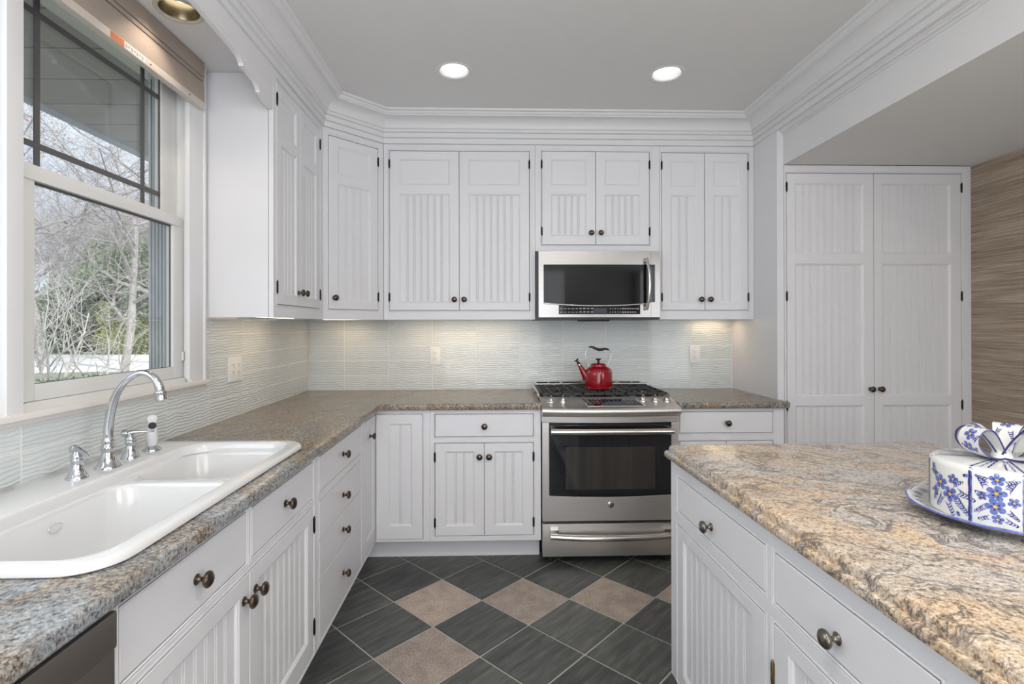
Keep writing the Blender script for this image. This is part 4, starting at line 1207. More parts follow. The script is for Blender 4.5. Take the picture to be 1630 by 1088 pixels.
# badge
bm = newbm()
lathe(bm, [(0, 0.0045), (0.014, 0.0045), (0.0175, 0.003), (0.0185, 0)], 32, Matrix.Translation((0.6565, RYF, 0.352)) @ Matrix.Rotation(PI / 2, 4, 'X'))
bd = link('badge', rl(bm), M['steel_bright'], t, 40)
bm = newbm()
for rr_ in (0.0150,):
    tube(bm, [Vector((0.6565 + rr_ * math.cos(a), RYF - 0.0048, 0.352 + rr_ * math.sin(a))) for a in [k * PI / 16 for k in range(33)]], 0.0007, 6, cap=False)
for k in range(4):
    a0 = k * PI / 2 + 0.3
    tube(bm, [Vector((0.6565 + (0.0128 - 0.0022 * q) * math.cos(a0 + q * 0.35), RYF - 0.0048, 0.352 + (0.0128 - 0.0022 * q) * math.sin(a0 + q * 0.35))) for q in range(4)], 0.0006, 5)
link('badge_ring', rl(bm), M['black_plastic'], bd)
def text_mesh(name, body, size, loc, rot, mat, parent, bold=0.0, shear=0.0):
    c = bpy.data.curves.new(name, 'FONT'); c.body = body; c.size = size; c.align_x = 'CENTER'; c.align_y = 'CENTER'; c.extrude = 0.0003; c.offset = bold; c.shear = shear
    tmp = bpy.data.objects.new(name + '_tmp', c); COL.objects.link(tmp)
    me = bpy.data.meshes.new_from_object(tmp.evaluated_get(bpy.context.evaluated_depsgraph_get()))
    bpy.data.objects.remove(tmp)
    me.materials.clear(); me.materials.append(mat)
    o = bpy.data.objects.new(name, me); COL.objects.link(o); o.parent = parent; o.location = loc; o.rotation_euler = rot
    return o
text_mesh('badge_letters', 'GE', 0.0125, (0.6565 - RC, -0.0052, 0.352 - ZF), (PI / 2, 0, 0), M['black_plastic'], bd, 0.0, 0.35)
# lower drawer
bm = newbm(); box(bm, RX0, RX1, RYF, RYF + 0.035, 0.068, 0.248, 0.003); dw_ = link('storage_drawer', rl(bm), M['steel'], t, 40)
bm = newbm()
P = []
n = 22
for k in range(n + 1):
    u = k / n; P.append(Vector((0.320 + 0.668 * u, RYF - 0.030 - 0.032 * (1 - (2 * u - 1) ** 2), 0.190)))
tube(bm, P, 0.0155, 20)
for x in (0.340, 0.968): box(bm, x - 0.022, x + 0.022, RYF - 0.032, RYF + 0.002, 0.182, 0.226, 0.004)
bmesh.ops.translate(bm, vec=(0, 0, 0), verts=bm.verts)
link('drawer_handle', rl(bm), M['steel_bright'], dw_, 50)
# control panel: sloping top, rolled front, fascia
bm = newbm()
N = 20
prof = [(0.128, 0.9305), (0.0, 0.0)]
def panel_row(u):
    bow = 0.030 * (1 - (2 * u - 1) ** 2)
    x = RX0 - 0.004 + (RX1 - RX0 + 0.008) * u
    yf = RYF - 0.044 - bow
    p = [(2.957, 0.9315), (yf + 0.020, 0.8965), (yf + 0.010, 0.8935), (yf + 0.003, 0.887), (yf, 0.878), (yf + 0.001, 0.868), (yf + 0.006, 0.860), (yf + 0.014, 0.855), (yf + 0.024, 0.848), (yf + 0.032, 0.844), (yf + 0.034, 0.8125), (RYF + 0.03, 0.8125)]
    return [bm.verts.new((x, y, z)) for y, z in p]
rows = [panel_row(k / N) for k in range(N + 1)]
for a, b in zip(rows, rows[1:]):
    for i in range(len(a) - 1): bm.faces.new((a[i], a[i + 1], b[i + 1], b[i]))
for r_ in (rows[0], rows[-1]):
    ext = bm.verts.new((r_[0].co.x, RYF + 0.03, 0.9))
    bm.faces.new(r_)
link('control_panel', rl(bm), M['steel'], t, 35)
def on_panel(x, y, lift=0.0):
    yf = RYF - 0.044 - 0.030 * (1 - (2 * (x - RX0) / (RX1 - RX0) - 1) ** 2) + 0.020
    s = (0.9315 - 0.8965) / (2.957 - yf)
    return Vector((x, y, 0.8965 + (y - yf) * s + lift)), math.atan(s)
bm = newbm()
cs = []
for x, y in ((0.508, 2.925), (0.812, 2.925), (0.842, 2.795), (0.526, 2.795)): cs.append(on_panel(x, y, 0.0012)[0])
bm.faces.new([bm.verts.new(c) for c in cs])
lo = [c + Vector((0, 0, -0.002)) for c in cs]
for i in range(4): quad(bm, [cs[i], cs[(i + 1) % 4], lo[(i + 1) % 4], lo[i]])
dp = link('display_panel', rl(bm), M['black_glass'], t)
bm = newbm()
for i in range(4):
    a, b = cs[i], cs[(i + 1) % 4]
    tube(bm, [a + Vector((0, 0, 0.0005)), b + Vector((0, 0, 0.0005))], 0.0022, 6)
link('display_bezel', rl(bm), M['steel_bright'], dp)
bm = newbm()
for row, y in enumerate((2.902, 2.872, 2.842)):
    for k in range(12):
        if row < 1 and 4 <= k <= 7: continue
        x = 0.540 + 0.0235 * k + row * 0.004
        p, s = on_panel(x, y, 0.0022)
        if row == 0 or k in (0, 1, 2, 9, 10):
            w, h = 0.0085, 0.0055
            for (a, b, c_, d_) in ((-w, w, -h, -h + 0.0016), (-w, w, h - 0.0016, h), (-w, -w + 0.0016, -h, h), (w - 0.0016, w, -h, h)):
                box(bm, p.x + a, p.x + b, p.y + c_, p.y + d_, p.z + 0.0, p.z + 0.0006)
        else:
            box(bm, p.x - 0.0035, p.x + 0.0035, p.y - 0.004, p.y + 0.004, p.z, p.z + 0.0006)
link('buttons', rl(bm), M['grey_plastic'], dp)
bm = newbm()
a, b = on_panel(0.625, 2.915, 0.0016)[0], on_panel(0.735, 2.885, 0.0016)[0]
box(bm, a.x, b.x, 2.886, 2.914, a.z - 0.0045, a.z)
link('clock_display', rl(bm), M['display'], dp)
for x in (0.331, 0.399, 0.854, 0.924, 0.990):
    p, s = on_panel(x, 2.875)
    bm = newbm()
    lathe(bm, [(0, 0), (0.0225, 0), (0.0235, 0.003), (0.021, 0.007), (0.0205, 0.011), (0.0165, 0.0125), (0.0145, 0.019), (0.0125, 0.026), (0, 0.027)], 28)
    box(bm, -0.0045, 0.0045, -0.018, 0.018, 0.011, 0.0345, 0.002)
    o = link('control_knob', bm, M['steel_bright'], t, 45)
    o.location = p - Vector((RC, RYF, ZF)); o.rotation_euler = (s, 0, math.radians(rng.uniform(-6, 6)))
# cooktop tray and rim
bm = newbm()
CX0, CX1, CY0, CY1 = RX0 - 0.010, RX1 + 0.010, 2.956, 3.415
box(bm, CX0, CX1, CY0, CY1, 0.9155, 0.9235, 0.002)
link('cooktop', rl(bm), M['black_glass'], t, 40)
bm = newbm()
tube(bm, [Vector((CX0 + 0.004, CY0 - 0.01, 0.932)), Vector((CX0 + 0.001, CY0 + 0.02, 0.950)), Vector((CX0 + 0.001, CY1 - 0.03, 0.955)), Vector((CX0 + 0.008, CY1 - 0.006, 0.955))], 0.0068, 10)
tube(bm, [Vector((CX1 - 0.004, CY0 + 0.005, 0.9275)), Vector((CX1 - 0.003, CY0 + 0.03, 0.935)), Vector((CX1 - 0.003, CY1 - 0.02, 0.935))], 0.0055, 10)
rear = [Vector((CX0 + 0.006 + (CX1 - CX0 - 0.012) * k / 16, CY1 - 0.004, 0.955)) for k in range(17)]
tube(bm, rear, 0.0075, 10)
link('cooktop_rim', rl(bm), M['steel_bright'], t, 50)
bm = newbm()       # raised rear vent strip, gently arched
vt = []
for k in range(17):
    u = k / 16; x = CX0 + 0.012 + (CX1 - CX0 - 0.024) * u
    vt.append((x, 0.957 + 0.020 * (1 - (2 * u - 1) ** 2) ** 0.8))
for (xa, za), (xb, zb) in zip(vt, vt[1:]):
    quad(bm, [(xa, 3.452, 0.922), (xb, 3.452, 0.922), (xb, 3.448, zb), (xa, 3.448, za)])
    quad(bm, [(xa, 3.470, 0.922), (xb, 3.470, 0.922), (xb, 3.466, zb), (xa, 3.466, za)])
    quad(bm, [(xa, 3.448, za), (xb, 3.448, zb), (xb, 3.466, zb), (xa, 3.466, za)])
box(bm, CX0 + 0.004, CX1 - 0.004, CY1, 3.474, 0.9155, 0.9225)
vn = link('rear_vent', rl(bm), M['steel'], t, 30)
bm = newbm()
for a, b in ((0.30, 0.375), (0.385, 0.455), (0.475, 0.60), (0.72, 0.83), (0.86, 0.94), (0.95, 1.0)): box(bm, a, b, 3.4455, 3.452, 0.955, 0.966)
link('vent_slots', rl(bm), M['black_plastic'], vn)
# burners and caps
for x, y, r in ((0.400, 3.070, 0.040), (0.400, 3.300, 0.032), (0.6565, 3.185, 0.045), (0.915, 3.070, 0.044), (0.915, 3.300, 0.036)):
    bm = newbm()
    lathe(bm, [(0, 0.9235), (r * 1.05, 0.9235), (r, 0.932), (r * 0.95, 0.937), (r * 0.8, 0.9395), (0, 0.9405)], 28, Matrix.Translation((x, y, 0)))
    link('burner', rl(bm), M['cast_iron'], t, 50)
# three cast grates
def grate(x0, x1):
    bm = newbm()
    zt_, w = 0.9525, 0.0052
    ya, yb = 2.975, 3.395
    def barb(a, b, c, d): box(bm, a, b, c, d, zt_ - 0.016, zt_, 0.0018)
    for y in (ya, yb - 2 * w): barb(x0, x1, y, y + 2 * w)
    for x in (x0, x1 - 2 * w): barb(x, x + 2 * w, ya, yb)
    xm = (x0 + x1) / 2
    barb(x0, x1, 3.180, 3.180 + 2 * w)
    for cy in (3.078, 3.292):
        barb(x0, xm - 0.022, cy - w, cy + w); barb(xm + 0.022, x1, cy - w, cy + w)
    barb(xm - w, xm + w, ya, 3.045); barb(xm - w, xm + w, 3.108, 3.262); barb(xm - w, xm + w, 3.322, yb)
    for qx in (x0 + (xm - x0) * 0.5, x1 - (xm - x0) * 0.5):
        barb(qx - w * 0.9, qx + w * 0.9, ya, 3.06); barb(qx - w * 0.9, qx + w * 0.9, 3.13, 3.24); barb(qx - w * 0.9, qx + w * 0.9, 3.31, yb)
    for x in (x0 + w, x1 - w):
        for y in (ya + w, yb - w): lathe(bm, [(0.006, 0.9235), (0.006, zt_ - 0.004)], 8, Matrix.Translation((x, y, 0)))
    link('grate', rl(bm), M['cast_iron'], t, 40)
grate(0.285, 0.528); grate(0.534, 0.779); grate(0.785, 1.028)

# ================================================================== KETTLE
KX, KY, KZ = 0.668, 3.20, 0.953
t = thing('tea_kettle', 'glossy red enamel tea kettle with black grip on the range grate', 'kettle', (KX, KY, KZ))
bm = newbm()
lathe(bm, [(0, 0), (0.080, 0), (0.0855, 0.002), (0.0865, 0.006), (0.0845, 0.009), (0.0855, 0.014), (0.0865, 0.04), (0.0865, 0.085), (0.0855, 0.100), (0.082, 0.112), (0.075, 0.122), (0.064, 0.130), (0.052, 0.1355), (0.0500, 0.137), (0.0485, 0.146), (0.0465, 0.1475), (0.045, 0.1475)], 48)
link('kettle_body', bm, M['red_enamel'], t, 40)
bm = newbm()
lathe(bm, [(0.047, 0.1475), (0.0455, 0.151), (0.036, 0.1555), (0.020, 0.158), (0, 0.159)], 40)
ld = link('lid', bm, M['red_enamel'], t, 50)
bm = newbm()
lathe(bm, [(0.011, 0.158), (0.0075, 0.162), (0.006, 0.169), (0.009, 0.175), (0.0185, 0.1800), (0.0195, 0.1825), (0.016, 0.1845), (0, 0.186)], 28)
link('lid_knob', bm, M['black_plastic'], ld, 50)
bm = newbm()
s0, s1 = Vector((-0.072, 0, 0.062)), Vector((-0.121, 0, 0.146))
tube(bm, [s0, s0.lerp(s1, 0.35), s0.lerp(s1, 0.7), s1], [0.028, 0.0215, 0.0155, 0.0115], 24)
link('spout', bm, M['red_enamel'], t, 50)
bm = newbm()
dd = (s1 - s0).normalized()
rot = dd.to_track_quat('Z', 'Y').to_matrix().to_4x4()
lathe(bm, [(0.0118, -0.003), (0.0118, 0.003), (0.0105, 0.0045), (0, 0.0045)], 24, Matrix.Translation(s1) @ rot)
link('spout_collar', bm, M['chrome'], t, 50)
bm = newbm()
lathe(bm, [(0.0098, 0.004), (0.0105, 0.010), (0.009, 0.018), (0.006, 0.024), (0.0055, 0.028), (0.011, 0.031), (0.0115, 0.034), (0.006, 0.036), (0, 0.036)], 24, Matrix.Translation(s1) @ rot)
tube(bm, [s1 + dd * 0.030 + Vector((-0.014, 0, -0.006)), s1 + dd * 0.034, s1 + dd * 0.033 + Vector((0.010, 0, 0.011))], [0.003, 0.0045, 0.003], 10)
link('whistle', bm, M['black_plastic'], t, 50)
bm = newbm()
L_ = catmull([(-0.062, 0, 0.126), (-0.064, 0, 0.142), (-0.068, 0, 0.165), (-0.0795, 0, 0.190), (-0.082, 0, 0.212), (-0.076, 0, 0.235), (-0.063, 0, 0.252), (-0.054, 0, 0.2585)], 6)
R_ = catmull([(0.062, 0, 0.126), (0.064, 0, 0.142), (0.066, 0, 0.160), (0.077, 0, 0.185), (0.0815, 0, 0.205), (0.080, 0, 0.222), (0.072, 0, 0.236), (0.062, 0, 0.2425)], 6)
for P in (L_, R_):
    tube(bm, P, 0.0026, 10, flat=1.0)
    lathe(bm, [(0.0075, -0.002), (0.006, 0.004), (0, 0.006)], 16, Matrix.Translation((P[0].x, 0, 0.127)))
hd = link('handle', bm, M['chrome'], t, 50)
bm = newbm()
G_ = catmull([(-0.060, 0, 0.2555), (-0.045, 0, 0.258), (-0.028, 0, 0.2525), (-0.008, 0, 0.2435), (0.012, 0, 0.2405), (0.032, 0, 0.2435), (0.050, 0, 0.2445), (0.066, 0, 0.2385)], 5)
tube(bm, G_, [0.0052 + 0.0038 * math.sin(PI * i / (len(G_) - 1)) for i in range(len(G_))], 16)
link('grip', bm, M['black_plastic'], hd, 50)

# ================================================================== MICROWAVE
MX0, MX1, MYF, MZ0, MZ1 = 0.272, 1.032, 3.118, 1.392, 1.8005
MC = (MX0 + MX1) / 2
t = thing('microwave', 'stainless over-the-range microwave with black window and bowed handle', 'microwave', (MC, 3.30, MZ0))
def ml(bm): return loc3(bm, (MC, 3.30, MZ0))
link('housing', ml(boxm(MX0, MX1, MYF + 0.026, 3.472, MZ0 - 0.012, MZ1, 0.002)), M['black_plastic'], t)
bm = newbm(); box(bm, MX0 + 0.28, MX0 + 0.46, MYF + 0.05, 3.30, MZ0 - 0.021, MZ0 - 0.0125, 0.002)
link('grease_filter', ml(bm), M['black_iron'], t)
# gently convex front: door and hinge-side column
def mwy(x): return MYF - 0.010 * (1 - ((x - MC) / 0.38) ** 2)
def front_sheet(bm, xa, xb, z0, z1, hole=None, n=20, lift=0.0, thick=0.024):
    for k in range(n):
        a, b = xa + (xb - xa) * k / n, xa + (xb - xa) * (k + 1) / n
        quad(bm, [(a, mwy(a) - lift, z0(a)), (b, mwy(b) - lift, z0(b)), (b, mwy(b) - lift, z1(b)), (a, mwy(a) - lift, z1(a))])
def const(v): return lambda x: v
DX1 = 0.9745
gxa, gxb = 0.315, 0.936
wz0 = lambda x: 1.489 - 0.020 * (1 - ((x - MC) / 0.36) ** 2)
bm = newbm()
front_sheet(bm, MX0 + 0.013, DX1, const(MZ0 + 0.004), const(MZ1 - 0.001))
for xx in (MX0 + 0.013, DX1):
    quad(bm, [(xx, mwy(xx), MZ0 + 0.004), (xx, MYF + 0.026, MZ0 + 0.004), (xx, MYF + 0.026, MZ1 - 0.001), (xx, mwy(xx), MZ1 - 0.001)])
front_sheet2 = []
for k in range(20):
    a, b = MX0 + 0.013 + (DX1 - MX0 - 0.013) * k / 20, MX0 + 0.013 + (DX1 - MX0 - 0.013) * (k + 1) / 20
    for zz in (MZ0 + 0.004, MZ1 - 0.001): quad(bm, [(a, mwy(a), zz), (b, mwy(b), zz), (b, MYF + 0.026, zz), (a, MYF + 0.026, zz)])
dr_ = link('door', ml(bm), M['steel_oven'], t, 30)
bm = newbm()
front_sheet(bm, gxa, 0.9735, wz0, const(1.7175), lift=0.0025)
for k in range(20):
    a, b = gxa + (0.9735 - gxa) * k / 20, gxa + (0.9735 - gxa) * (k + 1) / 20
    for zf in (wz0, const(1.7175)): quad(bm, [(a, mwy(a) - 0.0025, zf(a)), (b, mwy(b) - 0.0025, zf(b)), (b, mwy(b), zf(b)), (a, mwy(a), zf(a))])
link('door_glass', ml(bm), M['dark_glass'], dr_)
bm = newbm()
tube(bm, [Vector((x, mwy(x) - 0.003, wz0(x) - 0.004)) for x in [gxa + (0.93 - gxa) * k / 24 for k in range(25)]], 0.0042, 8, flat=1.0)
link('curved_trim', ml(bm), M['steel_bright'], dr_, 60)
bm = newbm()       # right column
front_sheet(bm, DX1 + 0.0015, MX1, const(MZ0 + 0.004), const(MZ1 - 0.001), n=3)
for xx in (DX1 + 0.0015, MX1): quad(bm, [(xx, mwy(xx), MZ0 + 0.004), (xx, MYF + 0.026, MZ0 + 0.004), (xx, MYF + 0.026, MZ1 - 0.001), (xx, mwy(xx), MZ1 - 0.001)])
cl = link('side_column', ml(bm), M['steel_oven'], t)
bm = newbm(); front_sheet(bm, DX1 + 0.003, 1.0005, const(1.488), const(1.7175), n=3, lift=0.002)
link('column_glass', ml(bm), M['dark_glass'], cl)
bm = newbm(); front_sheet(bm, 0.407, 0.908, const(1.4135), lambda x: 1.4745 - 0.013 * (1 - ((x - MC) / 0.30) ** 2), lift=0.0022)
kp = link('keypad', ml(bm), M['dark_glass'], dr_)
bm = newbm()
for row, z in enumerate((1.4475, 1.4265)):
    for k in range(9):
        x = 0.422 + 0.0235 * k
        w = 0.0075 if k % 3 else 0.0085
        box(bm, x - w, x + w, mwy(x) - 0.0034, mwy(x) - 0.0026, z - 0.0018, z + 0.0018)
        if k > 4: box(bm, x - w * 0.7, x + w * 0.7, mwy(x) - 0.0034, mwy(x) - 0.0026, z + 0.003, z + 0.005)
    for k in range(12):
        x = 0.722 + 0.0155 * k
        if row == 1 and k == 11: continue
        w = 0.0022 if k < 5 else 0.0055
        box(bm, x - w, x + w, mwy(x) - 0.0034, mwy(x) - 0.0026, z - 0.003, z + 0.003)
link('key_print', ml(bm), M['grey_plastic'], kp)
bm = newbm(); front_sheet(bm, 0.617, 0.700, const(1.420), const(1.452), n=4, lift=0.003)
link('clock_display', ml(bm), M['display'], kp)
bm = newbm()
H = []
for k in range(17):
    u = k / 16
    H.append(Vector((0.944 + 0.010 * math.sin(PI * u), mwy(0.945) - 0.020 - 0.026 * math.sin(PI * u), 1.440 + 0.315 * u)))
tube(bm, H, [0.0095 * (0.75 + 0.25 * math.sin(PI * min(1, k / 16 + 0.0))) + 0.001 for k in range(17)], 16)
for z in (1.452, 1.743): tube(bm, [Vector((0.946, mwy(0.945) - 0.024, z)), Vector((0.946, mwy(0.945) + 0.002, z))], 0.008, 14)
link('handle', ml(bm), M['steel_bright'], dr_, 50)

# ================================================================== OUTLETS
def outlet(label, loc, rz, gangs):
    t = thing('wall_outlet', label, 'outlet', loc, rz)
    w = 0.036 if gangs == 1 else 0.062
    link('cover_plate', boxm(-w, w, -0.0065, 0, -0.059, 0.059, 0.002), M['ivory_plastic'], t, 40)
    for g in range(gangs):
        cx = 0 if gangs == 1 else (-0.0235 + 0.047 * g)
        bm = newbm(); box(bm, cx - 0.017, cx + 0.017, -0.0085, -0.006, -0.034, 0.034, 0.001)
        rc = link('receptacle', bm, M['ivory_plastic'], t, 40)
        bm = newbm()
        for s in (-0.019, 0.017):
            box(bm, cx - 0.0075, cx - 0.0055, -0.0092, -0.0083, s, s + 0.0085)
            box(bm, cx + 0.0055, cx + 0.0075, -0.0092, -0.0083, s + 0.001, s + 0.0075)
            box(bm, cx - 0.002, cx + 0.002, -0.0092, -0.0083, s - 0.008, s - 0.004)
        link('slots', bm, M['outlet_slot'], rc)
outlet('double outlet on the left wall tiles, right of the sink window', (XL + 0.0088, 2.487, 1.140), PI / 2, 2)
outlet('single outlet on the back wall tiles, left of the range', (-0.383, YB - 0.0088, 1.142), 0, 1)
outlet('single outlet on the back wall tiles, right of the red kettle', (1.389, YB - 0.0088, 1.148), 0, 1)

# ================================================================== ISLAND
IR = math.radians(-90 + 0.8)
IO = (0.645, 1.820)
t = cabinet('island_cabinet', 'white island cabinet with pewter knobs, drawers over beadboard doors', 'kitchen island', IO, IR, 2.22, 0.092, 0.869, 0.86,
    doors=[dr(0.048, 0.608, 0.105, 0.650, [(0.098, 0.546, 0.150, 0.612, 'bead')], knob=(0.575, 0.30)),
           dr(0.644, 1.085, 0.105, 0.650, [(0.702, 1.028, 0.150, 0.612, 'bead')], knob=(1.050, 0.58), hinges=[(0.644, 0.533), (0.644, 0.19)]),
           dr(1.121, 2.17, 0.105, 0.650, [(1.18, 2.11, 0.150, 0.612, 'bead')], knob=(2.13, 0.58), hinges=[(1.121, 0.533), (1.121, 0.19)])],
    drawers=[dict(r=(0.052, 0.608, 0.700, 0.815), knobs=[(0.318, 0.745)]), dict(r=(0.648, 1.081, 0.700, 0.815), knobs=[(0.862, 0.745)]), dict(r=(1.125, 2.17, 0.700, 0.815), knobs=[(1.62, 0.745)])],
    openings=[grow((0.048, 0.608, 0.105, 0.650)), grow((0.644, 1.085, 0.105, 0.650)), grow((1.121, 2.17, 0.105, 0.650)), grow((0.052, 0.608, 0.700, 0.815)), grow((0.648, 1.081, 0.700, 0.815)), grow((1.125, 2.17, 0.700, 0.815))],
    knob='pewter', hinge='brass', knob_k=1.06)
link('plinth', boxm(0.06, 2.16, 0.06, 0.80, ZF - 0.092, 0.0), M['white'], t)
bm = newbm()       # beaded end facing the range
plate(bm, 0, 0.86, 0, 0.777, 0.012, [(0.06, 0.80, 0.06, 0.72, PANEL_P, 'bead')])
o = link('end_panel', bm, M['white'], t)
o.rotation_euler = (0, 0, PI / 2); o.location = (0.0 - 0.0125, 0.0, 0)
bpy.context.view_layer.update()
o.rotation_euler = (0, 0, -PI / 2); o.location = (-0.0125, 0.86, 0)
# granite slab with a two-step edge; local frame of the island turned 0.8 degrees
MI = Matrix.Translation((IO[0], IO[1], 0)) @ Matrix.Rotation(math.radians(0.8), 4, 'Z')
ix0, ix1, iy0, iy1 = -0.0235, 0.968, -2.28, 0.026
def isl(i, z, c=0.012):
    a, b, e_, f_ = ix0 + i, ix1 - i, iy0 + i, iy1 - i
    pts = [(a, e_), (a, f_ - c), (a + c * 0.3, f_ - c * 0.3), (a + c, f_), (b - c, f_), (b, f_ - c), (b, e_)]
    return [(x, y, z) for x, y in pts]
bm = newbm()
V = loft(bm, [isl(0.030, 0.8692), isl(0.004, 0.8692), isl(0.0008, 0.8712), isl(0, 0.875), isl(0, 0.884), isl(0.0015, 0.8885), isl(0.005, 0.8905), isl(0.0115, 0.8908),
              isl(0.0120, 0.894), isl(0.0125, 0.903), isl(0.0150, 0.9095), isl(0.0195, 0.9130), isl(0.026, 0.914)])
polyfill(bm, [[(v.co.x, v.co.y) for v in V[-1]]], 0.914)
polyfill(bm, [[(v.co.x, v.co.y) for v in V[0]]], 0.8692)
bmesh.ops.remove_doubles(bm, verts=bm.verts, dist=0.0002)
o = link('island_countertop', bm, M['granite_island'], None, 35)
o.matrix_world = MI
tag(o, 'golden and grey veined granite slab with stepped edge on the island', 'countertop')

# ================================================================== CAKE PLATE AND COVER (hand-painted ceramic)
CC = Vector((1.119, 1.0946))
PR = 0.168
t = thing('cake_plate', 'scalloped white ceramic plate with blue painted rim on the island', 'plate', (CC.x, CC.y, 0.914))
bm = newbm()
prof = [(0.001, 0.004), (0.085, 0.004), (0.088, 0.0), (0.094, 0.0), (0.096, 0.005), (0.118, 0.007), (0.140, 0.013), (0.158, 0.0195), (0.1655, 0.0225), (0.1680, 0.0245), (0.1672, 0.0268), (0.1640, 0.0272), (0.150, 0.0235), (0.136, 0.0185), (0.131, 0.0150), (0.128, 0.0135), (0.001, 0.0135)]
SEG = 144
rings = []
for r, z in prof:
    row = []
    for k in range(SEG):
        a = 2 * PI * k / SEG
        w = max(0, (r - 0.125) / 0.043)
        rad = r * (1 + w * 0.010 * math.cos(16 * a))
        row.append(bm.verts.new((rad * math.cos(a), rad * math.sin(a), z + w * 0.0012 * math.cos(16 * a))))
    rings.append(row)
for i, (a, b) in enumerate(zip(rings, rings[1:])):
    for k in range(SEG):
        f = bm.faces.new((a[k], a[(k + 1) % SEG], b[(k + 1) % SEG], b[k]))
        f.material_index = 1 if 8 <= i <= 10 else 0
bm.faces.new(rings[0]); bm.faces.new(rings[-1])
link('plate_body', bm, [M['ceramic'], M['rimblue']], t, 50)
# painting helpers: a map turns (u, v) on the surface into a point lifted a hair above it
def fan(bm, mp, pts, mi, c=None):
    c = c or (sum(p[0] for p in pts) / len(pts), sum(p[1] for p in pts) / len(pts))
    vc = bm.verts.new(mp(*c)); vs = [bm.verts.new(mp(*p)) for p in pts]
    for i in range(len(vs)):
        f = bm.faces.new((vc, vs[i], vs[(i + 1) % len(vs)])); f.material_index = mi
def petal(bm, mp, u, v, ang, L, w, mi):
    pts = []
    for k in range(10):
        a = 2 * PI * k / 10
        x = L * 0.5 * (1 + math.cos(a)); y = w * math.sin(a) * (0.55 + 0.45 * (x / L))
        pts.append((u + x * math.cos(ang) - y * math.sin(ang), v + x * math.sin(ang) + y * math.cos(ang)))
    fan(bm, mp, pts, mi)
def brush(bm, mp, pts, w, mi):
    P = catmull([(p[0], p[1], 0) for p in pts], 5)
    n = len(P); L, Rr = [], []
    for i, p in enumerate(P):
        tt = (P[min(i + 1, n - 1)] - P[max(i - 1, 0)]).normalized()
        q = Vector((-tt.y, tt.x, 0)); ww = w * (0.25 + 0.75 * math.sin(PI * min(1.0, 0.12 + 0.88 * i / (n - 1)))) / 2
        L.append(bm.verts.new(mp(*(p + q * ww)[:2]))); Rr.append(bm.verts.new(mp(*(p - q * ww)[:2])))
    for i in range(n - 1):
        f = bm.faces.new((L[i], L[i + 1], Rr[i + 1], Rr[i])); f.material_index = mi
def flower(bm, mpf, u, v, s, rot=0.0, n=5):
    m0, m1, m2 = mpf(0.0004), mpf(0.0006), mpf(0.0008)
    for k in range(n):
        a = rot + 2 * PI * k / n
        petal(bm, m0, u + 0.12 * s * math.cos(a), v + 0.12 * s * math.sin(a), a, s, s * 0.5, 0)
        petal(bm, m1, u + 0.15 * s * math.cos(a), v + 0.15 * s * math.sin(a), a, s * 0.45, s * 0.13, 1)
    fan(bm, m2, [(u + s * 0.24 * math.cos(k * PI / 4), v + s * 0.24 * math.sin(k * PI / 4)) for k in range(8)], 2)
def fern(bm, mpf, u, v, ang, L, n, side, mi=1):
    m = mpf(0.00045)
    brush(bm, m, [(u, v), (u + L * 0.5 * math.cos(ang), v + L * 0.5 * math.sin(ang)), (u + L * math.cos(ang + 0.15), v + L * math.sin(ang + 0.15))], 0.0009, mi)
    for k in range(n):
        q = (k + 0.6) / n
        bx, by = u + L * q * math.cos(ang), v + L * q * math.sin(ang)
        a = ang + side * 1.0; l = L * (0.50 - 0.22 * q)
        brush(bm, m, [(bx, by), (bx + l * 0.6 * math.cos(a), by + l * 0.6 * math.sin(a)), (bx + l * math.cos(a + side * 0.9), by + l * math.sin(a + side * 0.9))], 0.0025, mi if k % 2 else 0)
def plate_map(lift):
    def f(u, v):   # u: angle*0.15, v: radius
        a = u / 0.15; r = v
        z = (0.0150 + (r - 0.131) * 0.70 if r < 0.136 else 0.0185 + (r - 0.136) * 0.357 if r < 0.150 else 0.0235 + (r - 0.150) * 0.264) + lift
        return Vector((r * math.cos(a), r * math.sin(a), z + 0.0006))
    return f
bm = newbm()
for k in range(26):
    a0 = k / 26 * 2 * PI * 0.15
    pm = plate_map(0.0006)
    brush(bm, pm, [(a0, 0.138), (a0 + 0.006, 0.147), (a0 + 0.016, 0.157)], 0.0032, 0)
    brush(bm, pm, [(a0 + 0.008, 0.138), (a0 + 0.013, 0.145), (a0 + 0.022, 0.151)], 0.0022, 1)
    brush(bm, pm, [(a0 + 0.016, 0.137), (a0 + 0.020, 0.141), (a0 + 0.027, 0.145)], 0.0018, 1)
link('painted_border', bm, [M['blue'], M['navy'], M['yellow']], t, fix=False)

CR, CH, CZ0 = 0.1247, 0.1155, 0.9285
t = thing('cake_cover', 'round white ceramic cake cover with blue flowers and a ribbon bow on top', 'cake cover', (CC.x, CC.y, CZ0))
bm = newbm()
lathe(bm, [(CR - 0.005, 0.0), (CR - 0.001, -0.0002), (CR, 0.002), (CR, CH - 0.013), (CR - 0.0010, CH - 0.0080), (CR - 0.0035, CH - 0.0040), (CR - 0.0080, CH - 0.0012), (CR - 0.014, CH), (CR * 0.5, CH + 0.003), (0, CH + 0.0045)], 96)
link('cover_body', bm, M['ceramic'], t, 50)
A0 = math.radians(220.6)
def side_map(a0):
    def g(lift):
        def f(u, v):
            a = a0 + u / CR          # +u runs to the viewer's right (counter-clockwise from above)
            zz = min(v, CH - 0.002)
            r = CR + lift
            if v > CH - 0.013: r -= 0.008 * ((v - (CH - 0.013)) / 0.013) ** 2
            return Vector((r * math.cos(a), r * math.sin(a), zz))
        return f
    return g
